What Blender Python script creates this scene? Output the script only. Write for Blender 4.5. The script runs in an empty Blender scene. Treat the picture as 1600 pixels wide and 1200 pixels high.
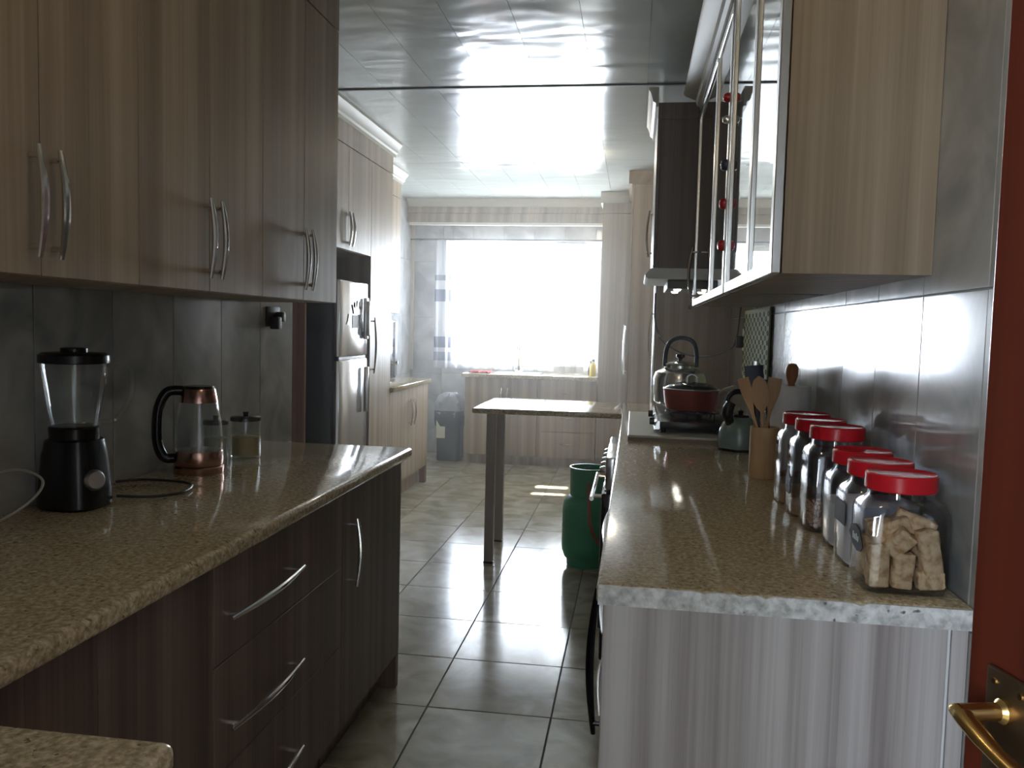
import bpy, bmesh, math, random
from mathutils import Vector, Matrix
random.seed(7)
PI = math.pi
sc = bpy.context.scene
C = sc.collection

# ------------------------------------------------------------------ camera, world, lights, exposure
cam_d = bpy.data.cameras.new('camera')
cam = bpy.data.objects.new('camera', cam_d); C.objects.link(cam); sc.camera = cam
cam_d.sensor_width = 36; cam_d.lens = 1299.03 / 1600 * 36; cam_d.clip_start = .02
right = Vector((0.98909894, 0.14516434, 0.02471054))
up = Vector((-0.03422666, 0.06342657, 0.99739942))
back = Vector((0.14321952, -0.98737247, 0.06770364))
mw = Matrix((right, up, back)).transposed().to_4x4(); mw.translation = (0, 0, 1.38)
cam.matrix_world = mw

w = bpy.data.worlds.new('world'); sc.world = w; w.use_nodes = True
bg = w.node_tree.nodes['Background']
bg.inputs[0].default_value = (.86, .93, 1, 1); bg.inputs[1].default_value = 54.0


def light(name, kind, loc, energy, color=(1, 1, 1), rot=(0, 0, 0), **kw):
    l = bpy.data.lights.new(name, kind); l.energy = energy; l.color = color
    for k, v in kw.items(): setattr(l, k, v)
    o = bpy.data.objects.new(name, l); C.objects.link(o); o.location = loc; o.rotation_euler = rot
    return o


# the sky seen through the kitchen window (portal guides the sampling of the world only)
po = light('window_portal', 'AREA', (-1.235, 9.06, 1.63), 1, rot=(-PI / 2, 0, 0), shape='RECTANGLE', size=1.8, size_y=1.5)
po.data.cycles.is_portal = True
# sun through the slots of the added blocking sheet
light('sun', 'SUN', (-1, 12, 8), 60, (1, .95, .86), (-math.radians(44.15), 0, 0), angle=math.radians(.53))
# hall_daylight: daylight of the room behind the doorway in which the photographer stands
light('near_fill', 'POINT', (-.1, 1.3, 2.45), 4.2, (1, .80, .55), shadow_soft_size=.06)  # added warm fill light, no fixture belongs to it
light('hall_daylight', 'AREA', (-1.7, -1.9, 1.75), 330, (.78, .88, 1), (PI / 2, 0, -math.radians(38)), shape='RECTANGLE', size=1.8, size_y=1.2)

sc.view_settings.view_transform = 'Standard'; sc.view_settings.look = 'None'
sc.view_settings.gamma = 1; sc.view_settings.use_curve_mapping = False
sc.view_settings.exposure = 0.0
cy = sc.cycles
cy.use_denoising = True; cy.max_bounces = 10; cy.diffuse_bounces = 5; cy.glossy_bounces = 5
cy.transmission_bounces = 6; cy.transparent_max_bounces = 24
cy.caustics_reflective = False; cy.caustics_refractive = False
cy.sample_clamp_indirect = 8

# ------------------------------------------------------------------ materials
M = {}


def newmat(name):
    m = bpy.data.materials.new(name); m.use_nodes = True
    nt = m.node_tree; b = nt.nodes['Principled BSDF']
    M[name] = m
    return m, nt, b


def plain(name, col, rough=.5, metal=0, spec=.5, emit=0, coat=0):
    m, nt, b = newmat(name)
    b.inputs['Base Color'].default_value = (*col, 1); b.inputs['Roughness'].default_value = rough
    b.inputs['Metallic'].default_value = metal; b.inputs['Specular IOR Level'].default_value = spec
    b.inputs['Coat Weight'].default_value = coat
    if emit:
        b.inputs['Emission Color'].default_value = (*col, 1); b.inputs['Emission Strength'].default_value = emit
    return m


def N(nt, t, **kw):
    n = nt.nodes.new(t)
    for k, v in kw.items(): setattr(n, k, v)
    return n


def ramp(nt, fac, stops, interp='LINEAR'):
    r = N(nt, 'ShaderNodeValToRGB'); r.color_ramp.interpolation = interp
    els = r.color_ramp.elements
    while len(els) < len(stops): els.new(.5)
    for e, (p, c) in zip(els, stops): e.position = p; e.color = (*c, 1)
    nt.links.new(fac, r.inputs[0]); return r.outputs[0]


def math_(nt, op, a, b=None):
    n = N(nt, 'ShaderNodeMath', operation=op)
    for i, v in enumerate((a, b)):
        if v is None: continue
        if isinstance(v, (int, float)): n.inputs[i].default_value = v
        else: nt.links.new(v, n.inputs[i])
    return n.outputs[0]


def mix(nt, fac, a, b, mode='MIX'):
    n = N(nt, 'ShaderNodeMix', data_type='RGBA', blend_type=mode)
    for s, v in ((n.inputs[0], fac), (n.inputs[6], a), (n.inputs[7], b)):
        if isinstance(v, (int, float)): s.default_value = v
        elif isinstance(v, tuple): s.default_value = (*v, 1)
        else: nt.links.new(v, s)
    return n.outputs[2]


def wood(name, dark, mid, light_, rough=.38, grain=1.0, spec=.35):
    """vertical striped laminate: colour runs along z, varies across x+y"""
    m, nt, b = newmat(name)
    geo = N(nt, 'ShaderNodeNewGeometry'); sep = N(nt, 'ShaderNodeSeparateXYZ'); nt.links.new(geo.outputs['Position'], sep.inputs[0])
    s = math_(nt, 'ADD', sep.outputs[0], sep.outputs[1])
    def noise(sx, sz, detail, dist=0):
        cb = N(nt, 'ShaderNodeCombineXYZ')
        nt.links.new(math_(nt, 'MULTIPLY', s, sx), cb.inputs[0]); nt.links.new(math_(nt, 'MULTIPLY', sep.outputs[2], sz), cb.inputs[2])
        n = N(nt, 'ShaderNodeTexNoise'); n.inputs['Scale'].default_value = 1; n.inputs['Detail'].default_value = detail
        n.inputs['Distortion'].default_value = dist
        nt.links.new(cb.outputs[0], n.inputs['Vector']); return n.outputs[0]
    broad = noise(15, .15, 1.0); fine = noise(95, 1.2, 4, .3); vfine = noise(260, 3, 2)
    f = math_(nt, 'ADD', math_(nt, 'MULTIPLY', broad, .62), math_(nt, 'ADD', math_(nt, 'MULTIPLY', fine, .3), math_(nt, 'MULTIPLY', vfine, .1)))
    col = ramp(nt, f, [(.36, dark), (.5, mid), (.64, light_)])
    nt.links.new(col, b.inputs['Base Color'])
    b.inputs['Roughness'].default_value = rough; b.inputs['Specular IOR Level'].default_value = spec
    bp = N(nt, 'ShaderNodeBump'); bp.inputs['Strength'].default_value = .08 * grain; bp.inputs['Distance'].default_value = .002
    nt.links.new(fine, bp.inputs['Height']); nt.links.new(bp.outputs[0], b.inputs['Normal'])
    return m


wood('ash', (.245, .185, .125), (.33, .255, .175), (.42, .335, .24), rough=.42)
wood('ash_shaded', (.095, .064, .050), (.15, .102, .080), (.215, .15, .118))  # same ash laminate with shade put into its colour
wood('ash_lit', (.30, .255, .245), (.48, .44, .425), (.62, .585, .57), rough=.45)  # same ash laminate, cool daylight on the end panel put into its colour
wood('red_door_wood', (.032, .007, .004), (.055, .011, .006), (.08, .016, .008), rough=.28)
wood('brown_gable', (.13, .05, .028), (.19, .08, .045), (.24, .11, .06))
wood('beech', (.50, .31, .16), (.60, .39, .21), (.68, .46, .27), rough=.5)
wood('knob_wood', (.30, .11, .04), (.40, .16, .06), (.46, .20, .08), rough=.35)
wood('bamboo', (.52, .33, .16), (.62, .41, .22), (.68, .48, .27), rough=.4)


def granite(name, base, dark, light_, rough, scale=1.0):
    m, nt, b = newmat(name)
    geo = N(nt, 'ShaderNodeNewGeometry')
    v = N(nt, 'ShaderNodeTexVoronoi'); v.inputs['Scale'].default_value = 150 * scale; nt.links.new(geo.outputs['Position'], v.inputs['Vector'])
    n = N(nt, 'ShaderNodeTexNoise'); n.inputs['Scale'].default_value = 60 * scale; n.inputs['Detail'].default_value = 5; nt.links.new(geo.outputs['Position'], n.inputs['Vector'])
    n2 = N(nt, 'ShaderNodeTexNoise'); n2.inputs['Scale'].default_value = 45 * scale; n2.inputs['Detail'].default_value = 2; nt.links.new(geo.outputs['Position'], n2.inputs['Vector'])
    c1 = ramp(nt, n.outputs[0], [(.35, tuple(x * .72 for x in base)), (.5, base), (.66, light_)])
    bw = N(nt, 'ShaderNodeRGBToBW'); nt.links.new(v.outputs['Color'], bw.inputs[0])
    c2 = mix(nt, .45, c1, bw.outputs[0], 'SOFT_LIGHT')
    spots = ramp(nt, n2.outputs[0], [(.66, (0, 0, 0)), (.70, (1, 1, 1))])
    nt.links.new(mix(nt, spots, c2, dark), b.inputs['Base Color'])
    b.inputs['Roughness'].default_value = rough
    return m


granite('granite', (.47, .38, .235), (.20, .145, .10), (.62, .51, .35), .09, 1.6)
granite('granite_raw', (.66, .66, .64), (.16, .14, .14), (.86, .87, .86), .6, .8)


def stone_tile(name, c0, c1, c2, rough, scale, coat=0, bump=.0, spec=.5):
    m, nt, b = newmat(name)
    geo = N(nt, 'ShaderNodeNewGeometry'); oi = N(nt, 'ShaderNodeObjectInfo')
    off = N(nt, 'ShaderNodeVectorMath', operation='SCALE'); off.inputs['Scale'].default_value = 31
    cb = N(nt, 'ShaderNodeCombineXYZ')
    for i in range(3): nt.links.new(oi.outputs['Random'], cb.inputs[i])
    nt.links.new(cb.outputs[0], off.inputs[0])
    ad = N(nt, 'ShaderNodeVectorMath', operation='ADD'); nt.links.new(geo.outputs['Position'], ad.inputs[0]); nt.links.new(off.outputs[0], ad.inputs[1])
    n = N(nt, 'ShaderNodeTexNoise'); n.inputs['Scale'].default_value = scale; n.inputs['Detail'].default_value = 6; n.inputs['Distortion'].default_value = .8
    nt.links.new(ad.outputs[0], n.inputs['Vector'])
    nt.links.new(ramp(nt, n.outputs[0], [(.34, c0), (.5, c1), (.64, c2)]), b.inputs['Base Color'])
    b.inputs['Roughness'].default_value = rough; b.inputs['Specular IOR Level'].default_value = spec
    if coat: b.inputs['Coat Weight'].default_value = coat; b.inputs['Coat Roughness'].default_value = .05
    if bump:
        n3 = N(nt, 'ShaderNodeTexNoise'); n3.inputs['Scale'].default_value = 3; nt.links.new(ad.outputs[0], n3.inputs['Vector'])
        bp = N(nt, 'ShaderNodeBump'); bp.inputs['Strength'].default_value = bump; bp.inputs['Distance'].default_value = .01
        nt.links.new(n3.outputs[0], bp.inputs['Height']); nt.links.new(bp.outputs[0], b.inputs['Normal'])
    return m


stone_tile('floor_tile', (.24, .215, .145), (.36, .325, .24), (.45, .42, .33), .15, 5, bump=.05, spec=.30)
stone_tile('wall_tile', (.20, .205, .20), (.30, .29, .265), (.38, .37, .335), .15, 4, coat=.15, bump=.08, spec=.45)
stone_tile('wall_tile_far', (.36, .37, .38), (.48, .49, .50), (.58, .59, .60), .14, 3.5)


def ceiling_mat():
    m, nt, b = newmat('pvc')
    b.inputs['Base Color'].default_value = (.56, .60, .575, 1); b.inputs['Roughness'].default_value = .13
    b.inputs['Specular IOR Level'].default_value = .33
    geo = N(nt, 'ShaderNodeNewGeometry'); mp = N(nt, 'ShaderNodeMapping'); mp.inputs['Scale'].default_value = (1.6, 3.4, 1)
    nt.links.new(geo.outputs['Position'], mp.inputs[0])
    n = N(nt, 'ShaderNodeTexNoise'); n.inputs['Scale'].default_value = 1.3; n.inputs['Detail'].default_value = 1; n.inputs['Distortion'].default_value = .6
    nt.links.new(mp.outputs[0], n.inputs['Vector'])
    bp = N(nt, 'ShaderNodeBump'); bp.inputs['Strength'].default_value = .22; bp.inputs['Distance'].default_value = .03
    nt.links.new(n.outputs[0], bp.inputs['Height'])
    nt.links.new(bp.outputs[0], b.inputs['Normal'])


ceiling_mat()


def glassy(name, tint, refl, rough=0.0):
    """thin glass: clear with a mirror-like share that grows at grazing angles"""
    m = bpy.data.materials.new(name); m.use_nodes = True; nt = m.node_tree
    nt.nodes.remove(nt.nodes['Principled BSDF']); out = nt.nodes['Material Output']; M[name] = m
    t = N(nt, 'ShaderNodeBsdfTransparent'); t.inputs[0].default_value = (*tint, 1)
    g = N(nt, 'ShaderNodeBsdfGlossy'); g.inputs['Roughness'].default_value = rough; g.inputs[0].default_value = (1, 1, 1, 1)
    lw = N(nt, 'ShaderNodeLayerWeight'); lw.inputs[0].default_value = .5
    f0 = ((refl - 1) / (refl + 1)) ** 2
    fac = math_(nt, 'ADD', math_(nt, 'MULTIPLY', math_(nt, 'POWER', lw.outputs['Facing'], 5), 1 - f0), f0)
    mx = N(nt, 'ShaderNodeMixShader'); nt.links.new(fac, mx.inputs[0]); nt.links.new(t.outputs[0], mx.inputs[1]); nt.links.new(g.outputs[0], mx.inputs[2])
    nt.links.new(mx.outputs[0], out.inputs[0])
    return m


glassy('glass', (.93, .95, .95), 1.45)
glassy('jar_plastic', (.90, .91, .93), 1.6, .03)
glassy('window_glass', (.97, .98, .98), 1.45)
glassy('cabinet_glass', (.50, .53, .53), 2.6, .02)
glassy('smoke_glass', (.35, .33, .33), 1.5)


def curtain():
    m = bpy.data.materials.new('sheer'); m.use_nodes = True; nt = m.node_tree; M['sheer'] = m
    nt.nodes.remove(nt.nodes['Principled BSDF']); out = nt.nodes['Material Output']
    geo = N(nt, 'ShaderNodeNewGeometry'); sep = N(nt, 'ShaderNodeSeparateXYZ'); nt.links.new(geo.outputs['Position'], sep.inputs[0])
    z = math_(nt, 'DIVIDE', sep.outputs[2], 3.0)
    W = (.93, .93, .95); G = (.30, .32, .42)
    col = ramp(nt, z, [(0, W), (1.00 / 3, (.5, .52, .6)), (1.09 / 3, W), (1.14 / 3, G), (1.26 / 3, W), (1.64 / 3, G), (1.76 / 3, W), (1.853 / 3, (.42, .43, .5)), (1.914 / 3, W)], 'CONSTANT')
    tl = N(nt, 'ShaderNodeBsdfTranslucent'); df = N(nt, 'ShaderNodeBsdfDiffuse'); tr = N(nt, 'ShaderNodeBsdfTransparent')
    nt.links.new(col, tl.inputs[0]); nt.links.new(col, df.inputs[0]); nt.links.new(mix(nt, .5, col, (1, 1, 1)), tr.inputs[0])
    a = N(nt, 'ShaderNodeMixShader'); a.inputs[0].default_value = .35; nt.links.new(tl.outputs[0], a.inputs[1]); nt.links.new(df.outputs[0], a.inputs[2])
    c = N(nt, 'ShaderNodeMixShader'); c.inputs[0].default_value = .45; nt.links.new(a.outputs[0], c.inputs[1]); nt.links.new(tr.outputs[0], c.inputs[2])
    nt.links.new(c.outputs[0], out.inputs[0])


curtain()
plain('chrome', (.80, .80, .80), .12, 1)
plain('aluminium', (.78, .77, .74), .28, 1)
plain('alu_pot', (.72, .73, .70), .20, 1)
plain('fridge_steel', (.72, .73, .75), .16, 1)
plain('copper', (.36, .055, .028), .2, .6)
plain('copper_steel', (.50, .30, .24), .22, 1)
plain('brass', (.62, .42, .16), .25, 1)
plain('dark_brass', (.17, .11, .06), .35, .9)
plain('black', (.010, .010, .011), .22, spec=.35)
plain('black_matte', (.018, .018, .02), .6)
plain('black_gloss', (.010, .010, .014), .06)
plain('navy', (.02, .025, .06), .4)
plain('grout', (.30, .30, .29), .6)
plain('floor_grout', (.07, .066, .06), .8)
plain('plaster', (.62, .62, .62), .8)
plain('white', (.78, .78, .78), .4)
plain('cornice', (.60, .57, .50), .5)
plain('white_frame', (.80, .80, .80), .35)
plain('red_plastic', (.55, .012, .022), .25)
plain('blue_dark', (.02, .03, .08), .35)
plain('sage', (.21, .30, .29), .22, coat=.4)
plain('cream_board', (.66, .64, .55), .3)
plain('board_edge', (.28, .20, .15), .5)
plain('paper', (.90, .90, .92), .9)
plain('flour', (.86, .85, .83), .95)
plain('granola', (.62, .36, .22), .9)
plain('oats', (.50, .30, .14), .9)
plain('coffee_jar_fill', (.50, .40, .22), .8)
plain('label_black', (.012, .014, .018), .6)
plain('label_text', (.55, .60, .60), .6)
plain('gas_green', (.004, .25, .10), .38)
plain('rubber_hose', (.30, .07, .03), .5)
plain('bag', (.30, .31, .34), .35)
plain('bin_black', (.02, .028, .04), .4)
plain('red_cloth', (.55, .04, .05), .9)
plain('yellow', (.75, .65, .08), .4)
plain('leg_metal', (.30, .25, .23), .35)
plain('tray_green', (.34, .38, .20), .8)
plain('tray_holes', (.08, .09, .06), .7)
plain('handle_tan', (.52, .42, .32), .5)
plain('soft_grey', (.10, .10, .10), .5)
plain('light_dome', (1, .88, .70), .4, emit=60)
plain('hood_bulb', (1, .93, .78), .4, emit=40)
plain('cable', (.025, .022, .02), .5)
plain('pale_cable', (.35, .33, .28), .5)
plain('blocker_metal', (.5, .5, .5), .6)


def rusk_mat():
    m, nt, b = newmat('rusk')
    n = N(nt, 'ShaderNodeTexNoise'); n.inputs['Scale'].default_value = 60; n.inputs['Detail'].default_value = 4
    tc = N(nt, 'ShaderNodeTexCoord'); nt.links.new(tc.outputs['Object'], n.inputs['Vector'])
    nt.links.new(ramp(nt, n.outputs[0], [(.32, (.42, .24, .10)), (.5, (.72, .50, .27)), (.7, (.82, .62, .38))]), b.inputs['Base Color'])
    b.inputs['Roughness'].default_value = .9
    bp = N(nt, 'ShaderNodeBump'); bp.inputs['Strength'].default_value = .6; bp.inputs['Distance'].default_value = .004
    nt.links.new(n.outputs[0], bp.inputs['Height']); nt.links.new(bp.outputs[0], b.inputs['Normal'])


rusk_mat()

# ------------------------------------------------------------------ mesh helpers
def B(): return bmesh.new()


def box(bm, x0, x1, y0, y1, z0, z1, bevel=0, seg=2, rot=None):
    t = bmesh.new(); bmesh.ops.create_cube(t, size=1)
    cx, cy_, cz = (x0 + x1) / 2, (y0 + y1) / 2, (z0 + z1) / 2
    for v in t.verts:
        v.co = Vector((v.co.x * (x1 - x0), v.co.y * (y1 - y0), v.co.z * (z1 - z0)))
    if bevel: bmesh.ops.bevel(t, geom=t.edges[:], offset=bevel, segments=seg, affect='EDGES', profile=.5)
    for v in t.verts:
        if rot: v.co = rot @ v.co
        v.co += Vector((cx, cy_, cz))
    me = bpy.data.meshes.new('tmp'); t.to_mesh(me); t.free(); bm.from_mesh(me); bpy.data.meshes.remove(me)
    return bm


def lathe(bm, prof, cx=0, cy_=0, n=32, e=2.0, sx=1, sy=1, rot=0, cap0=True, cap1=True, axis=None):
    """stack of rings (r, z); e>2 squares them; axis=(origin, direction) turns it"""
    rings = []
    q = None
    if axis: q = Vector((0, 0, 1)).rotation_difference(Vector(axis[1]).normalized())
    for r, z in prof:
        ring = []
        for k in range(n):
            a = 2 * PI * k / n
            c, s = math.cos(a), math.sin(a)
            m = (abs(c) ** e + abs(s) ** e) ** (-1 / e)
            x, y = c * m * r * sx, s * m * r * sy
            if rot: x, y = x * math.cos(rot) - y * math.sin(rot), x * math.sin(rot) + y * math.cos(rot)
            p = Vector((x, y, z))
            if q: p = q @ p + Vector(axis[0])
            else: p += Vector((cx, cy_, 0))
            ring.append(bm.verts.new(p))
        rings.append(ring)
    for a, b_ in zip(rings, rings[1:]):
        for k in range(n): bm.faces.new((a[k], a[(k + 1) % n], b_[(k + 1) % n], b_[k]))
    if cap0: bm.faces.new(rings[0][::-1])
    if cap1: bm.faces.new(rings[-1])
    return bm


def tube(bm, pts, r, n=8, flat=None, cap=True):
    """tube along points; r number or list"""
    pts = [Vector(p) for p in pts]; m = len(pts)
    rs = r if isinstance(r, (list, tuple)) else [r] * m
    prev = None; rings = []
    for i, p in enumerate(pts):
        d = (pts[min(i + 1, m - 1)] - pts[max(i - 1, 0)]).normalized()
        if prev is None:
            u = d.cross(Vector((0, 0, 1)))
            if u.length < .1: u = d.cross(Vector((0, 1, 0)))
            u.normalize()
        else:
            u = (prev - d * prev.dot(d)).normalized()
        prev = u; v = d.cross(u)
        fl = flat or 1
        rings.append([bm.verts.new(p + (u * math.cos(2 * PI * k / n) + v * math.sin(2 * PI * k / n) * fl) * rs[i]) for k in range(n)])
    for a, b_ in zip(rings, rings[1:]):
        for k in range(n): bm.faces.new((a[k], a[(k + 1) % n], b_[(k + 1) % n], b_[k]))
    if cap: bm.faces.new(rings[0][::-1]); bm.faces.new(rings[-1])
    return bm


def smooth_path(pts, k=8):
    pts = [Vector(p) for p in pts]; out = []
    P = [pts[0]] + pts + [pts[-1]]
    for i in range(1, len(P) - 2):
        for j in range(k):
            t = j / k
            a, b_, c, d = P[i - 1], P[i], P[i + 1], P[i + 2]
            out.append(.5 * ((2 * b_) + (-a + c) * t + (2 * a - 5 * b_ + 4 * c - d) * t * t + (-a + 3 * b_ - 3 * c + d) * t ** 3))
    out.append(pts[-1]); return out


def prism(bm, poly, axis, a0, a1):
    """extrude 2-D polygon along an axis. axis 'Y': poly=(x,z); axis 'X': poly=(y,z); axis 'Z': poly=(x,y)"""
    def mk(p, a): return {'Y': (p[0], a, p[1]), 'X': (a, p[0], p[1]), 'Z': (p[0], p[1], a)}[axis]
    A = [bm.verts.new(mk(p, a0)) for p in poly]; Bv = [bm.verts.new(mk(p, a1)) for p in poly]
    n = len(poly)
    bm.faces.new(A); bm.faces.new(Bv[::-1])
    for k in range(n): bm.faces.new((A[k], Bv[k], Bv[(k + 1) % n], A[(k + 1) % n]))
    return bm


ORG = {}


def obj(name, bm, mat, parent=None, label=None, smooth=True, local=False, kind=None):
    bmesh.ops.recalc_face_normals(bm, faces=bm.faces[:])
    me = bpy.data.meshes.new(name)
    off = Vector((0, 0, 0))
    if parent is not None and not local: off = Vector(ORG.get(parent.name, (0, 0, 0)))
    if off.length:
        for v in bm.verts: v.co -= off
    bm.to_mesh(me); bm.free()
    if smooth:
        for p in me.polygons: p.use_smooth = True
        me.set_sharp_from_angle(angle=math.radians(35))
    me.materials.append(M[mat] if isinstance(mat, str) else mat)
    o = bpy.data.objects.new(name, me); C.objects.link(o)
    if parent is not None: o.parent = parent; ORG[o.name] = tuple(off)
    if label: o['label'] = label
    if kind: o['kind'] = kind
    return o


def thing(name, label, cat, loc=(0, 0, 0), group=None, rz=0):
    o = bpy.data.objects.new(name, None); C.objects.link(o); o.location = loc; o.rotation_euler = (0, 0, rz)
    o.empty_display_size = .05
    o['label'] = label; o['category'] = cat
    if group: o['group'] = group
    ORG[o.name] = tuple(loc); return o


def tag(o, label, cat, group=None, kind=None):
    o['label'] = label; o['category'] = cat
    if group: o['group'] = group
    if kind: o['kind'] = kind
    return o


def struct(name, bm, mat, parent=None, smooth=False):
    o = obj(name, bm, mat, parent, smooth=smooth)
    o['kind'] = 'structure'
    if parent is not None: del o['kind']
    return o


def copy_tree(o, parent=None):
    c = o.copy(); C.objects.link(c)
    if parent is not None: c.parent = parent
    for ch in list(o.children): copy_tree(ch, c)
    return c


# ------------------------------------------------------------------ structure
H = 2.70
XR = .60; XL = -1.45; XA = -2.40; YF = 8.80
RX, SP = -.697, .4515

fl = struct('floor', box(B(), -2.55, .75, -.15, 9.0, -.10, -.004), 'floor_grout')
tm = {}
def piece(parent, name, cx, cy_, cz, dx, dy, dz, mat, bevel, tilt=0.0, rnd=random):
    key = (name, round(dx, 3), round(dy, 3), round(dz, 3), mat)
    if key not in tm:
        bm = box(B(), -dx / 2, dx / 2, -dy / 2, dy / 2, -dz / 2, dz / 2)
        big = sorted((dx, dy, dz))[0]
        if bevel:
            bmesh.ops.bevel(bm, geom=bm.edges[:], offset=bevel, segments=1, affect='EDGES')
        me = bpy.data.meshes.new(name); bm.to_mesh(me); bm.free(); me.materials.append(M[mat]); tm[key] = me
    o = bpy.data.objects.new(name, tm[key]); C.objects.link(o); o.location = (cx, cy_, cz); o.parent = parent
    if tilt: o.rotation_euler = tuple(rnd.uniform(-tilt, tilt) for _ in range(3))
    return o


gap = .005
kx0 = -4; 
for i in range(-4, 3):
    x0 = max(RX + i * SP, -2.40); x1 = min(RX + (i + 1) * SP, XR)
    if x1 - x0 < .02: continue
    for j in range(-6, 14):
        y0 = max(2.862 + j * SP, .02); y1 = min(2.862 + (j + 1) * SP, YF)
        if y1 - y0 < .02: continue
        piece(fl, 'tile', (x0 + x1) / 2, (y0 + y1) / 2, -.005, x1 - x0 - gap, y1 - y0 - gap, .010, 'floor_tile', .0012, .0022)


def wall_tiles(wall, axis, pos, sgn, u0, u1, z0, z1, su, ou, sz, oz, mat, holes=()):
    """tiles over a wall plane; sgn = outward normal direction"""
    import math as m_
    i0 = m_.floor((u0 - ou) / su); i1 = m_.ceil((u1 - ou) / su)
    j0 = m_.floor((z0 - oz) / sz); j1 = m_.ceil((z1 - oz) / sz)
    for i in range(i0, i1):
        for j in range(j0, j1):
            a0, a1 = max(ou + i * su, u0), min(ou + (i + 1) * su, u1)
            b0, b1 = max(oz + j * sz, z0), min(oz + (j + 1) * sz, z1)
            segs = [(a0, a1, b0, b1)]
            for (h0, h1, k0, k1) in holes:
                nx = []
                for (p0, p1, q0, q1) in segs:
                    if p1 <= h0 or p0 >= h1 or q1 <= k0 or q0 >= k1: nx.append((p0, p1, q0, q1)); continue
                    if p0 < h0: nx.append((p0, h0, q0, q1))
                    if p1 > h1: nx.append((h1, p1, q0, q1))
                    c0, c1 = max(p0, h0), min(p1, h1)
                    if q0 < k0: nx.append((c0, c1, q0, k0))
                    if q1 > k1: nx.append((c0, c1, k1, q1))
                segs = nx
            for (p0, p1, q0, q1) in segs:
                if p1 - p0 < .015 or q1 - q0 < .015: continue
                c = (p0 + p1) / 2; zc = (q0 + q1) / 2; d = .008
                if axis == 'X': piece(wall, 'tile', pos + sgn * d / 2, c, zc, d, p1 - p0 - .003, q1 - q0 - .003, mat, .0008, .0016)
                else: piece(wall, 'tile', c, pos + sgn * d / 2, zc, p1 - p0 - .003, d, q1 - q0 - .003, mat, .0008, .0016)


T = .008
wr = struct('wall_right', box(B(), XR + T, XR + .12, -.12, YF + .2, 0, H + .05), 'grout')
wall_tiles(wr, 'X', XR + T, -1, .03, 6.0, 0, H, .326, 1.54, .60, .868, 'wall_tile')
wl = struct('wall_left', box(B(), XL - .12, XL - T, -.12, 3.40, 0, H + .05), 'grout')
wall_tiles(wl, 'X', XL - T, 1, .03, 3.40, 0, H, .3115, .285, .60, .868, 'wall_tile')
wc = struct('wall_left_return', box(B(), -2.52, XL - .121, 3.28, 3.40, 0, H + .05), 'plaster')
wal = struct('wall_left_alcove', box(B(), XA - .12, XA - T, 3.401, YF + .2, 0, H + .05), 'grout')
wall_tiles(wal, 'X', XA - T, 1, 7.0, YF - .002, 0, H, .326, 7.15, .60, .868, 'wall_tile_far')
# far wall with the window opening
WX0, WX1, WZ0, WZ1 = -1.95, -.37, 1.00, 2.27
bm = B()
box(bm, XA - .12, WX0, YF + T, YF + .2, 0, H + .05); box(bm, WX1, XR + .12, YF + T, YF + .2, 0, H + .05)
box(bm, WX0, WX1, YF + T, YF + .2, 0, WZ0); box(bm, WX0, WX1, YF + T, YF + .2, WZ1, H + .05)
wf = struct('wall_back', bm, 'grout')
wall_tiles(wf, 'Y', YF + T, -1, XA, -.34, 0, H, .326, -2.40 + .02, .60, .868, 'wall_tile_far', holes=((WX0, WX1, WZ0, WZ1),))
# entrance wall with the doorway the photographer stands in
bm = B()
box(bm, XL - .12, -.34, -.12, .02, 0, H + .05); box(bm, .585, XR + T, -.12, .02, 0, H + .05); box(bm, -.34, .585, -.12, .02, 2.08, H + .05)
struct('wall_front', bm, 'plaster')
# hall behind the doorway: closed shell so that no sky leaks in
bm = B()
box(bm, -2.6, 1.8, -2.62, -2.5, 0, 2.75); box(bm, -2.72, -2.6, -2.62, -.12, 0, 2.75); box(bm, 1.8, 1.92, -2.62, -.12, 0, 2.75)
box(bm, -2.72, XL - .12, -.13, -.02, 0, 2.75); box(bm, XR + .12, 1.92, -.13, -.02, 0, 2.75)
struct('wall_hall', bm, 'plaster')
struct('floor_hall', box(B(), -2.72, 1.92, -2.62, -.15, -.1, 0), 'floor_tile')
struct('ceiling_hall', box(B(), -2.72, 1.92, -2.62, -.12, 2.75, 2.85), 'plaster')

ce = struct('ceiling', box(B(), -2.55, .75, -.12, 9.0, H + .012, H + .10), 'grout')
pw = .2905
for i in range(-7, 5):
    x0 = max(-.555 + i * pw, XA); x1 = min(-.555 + (i + 1) * pw, XR)
    if x1 - x0 < .02: continue
    for (y0, y1) in ((.02, 4.60), (4.625, YF)):
        piece(ce, 'panel', (x0 + x1) / 2, (y0 + y1) / 2, H + .006, x1 - x0 - .002, y1 - y0, .012, 'pvc', 0, .0)
tj = obj('joint_strip', box(B(), XA, XR, 4.600, 4.625, H - .006, H + .010, .002), 'soft_grey', ce)

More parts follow.
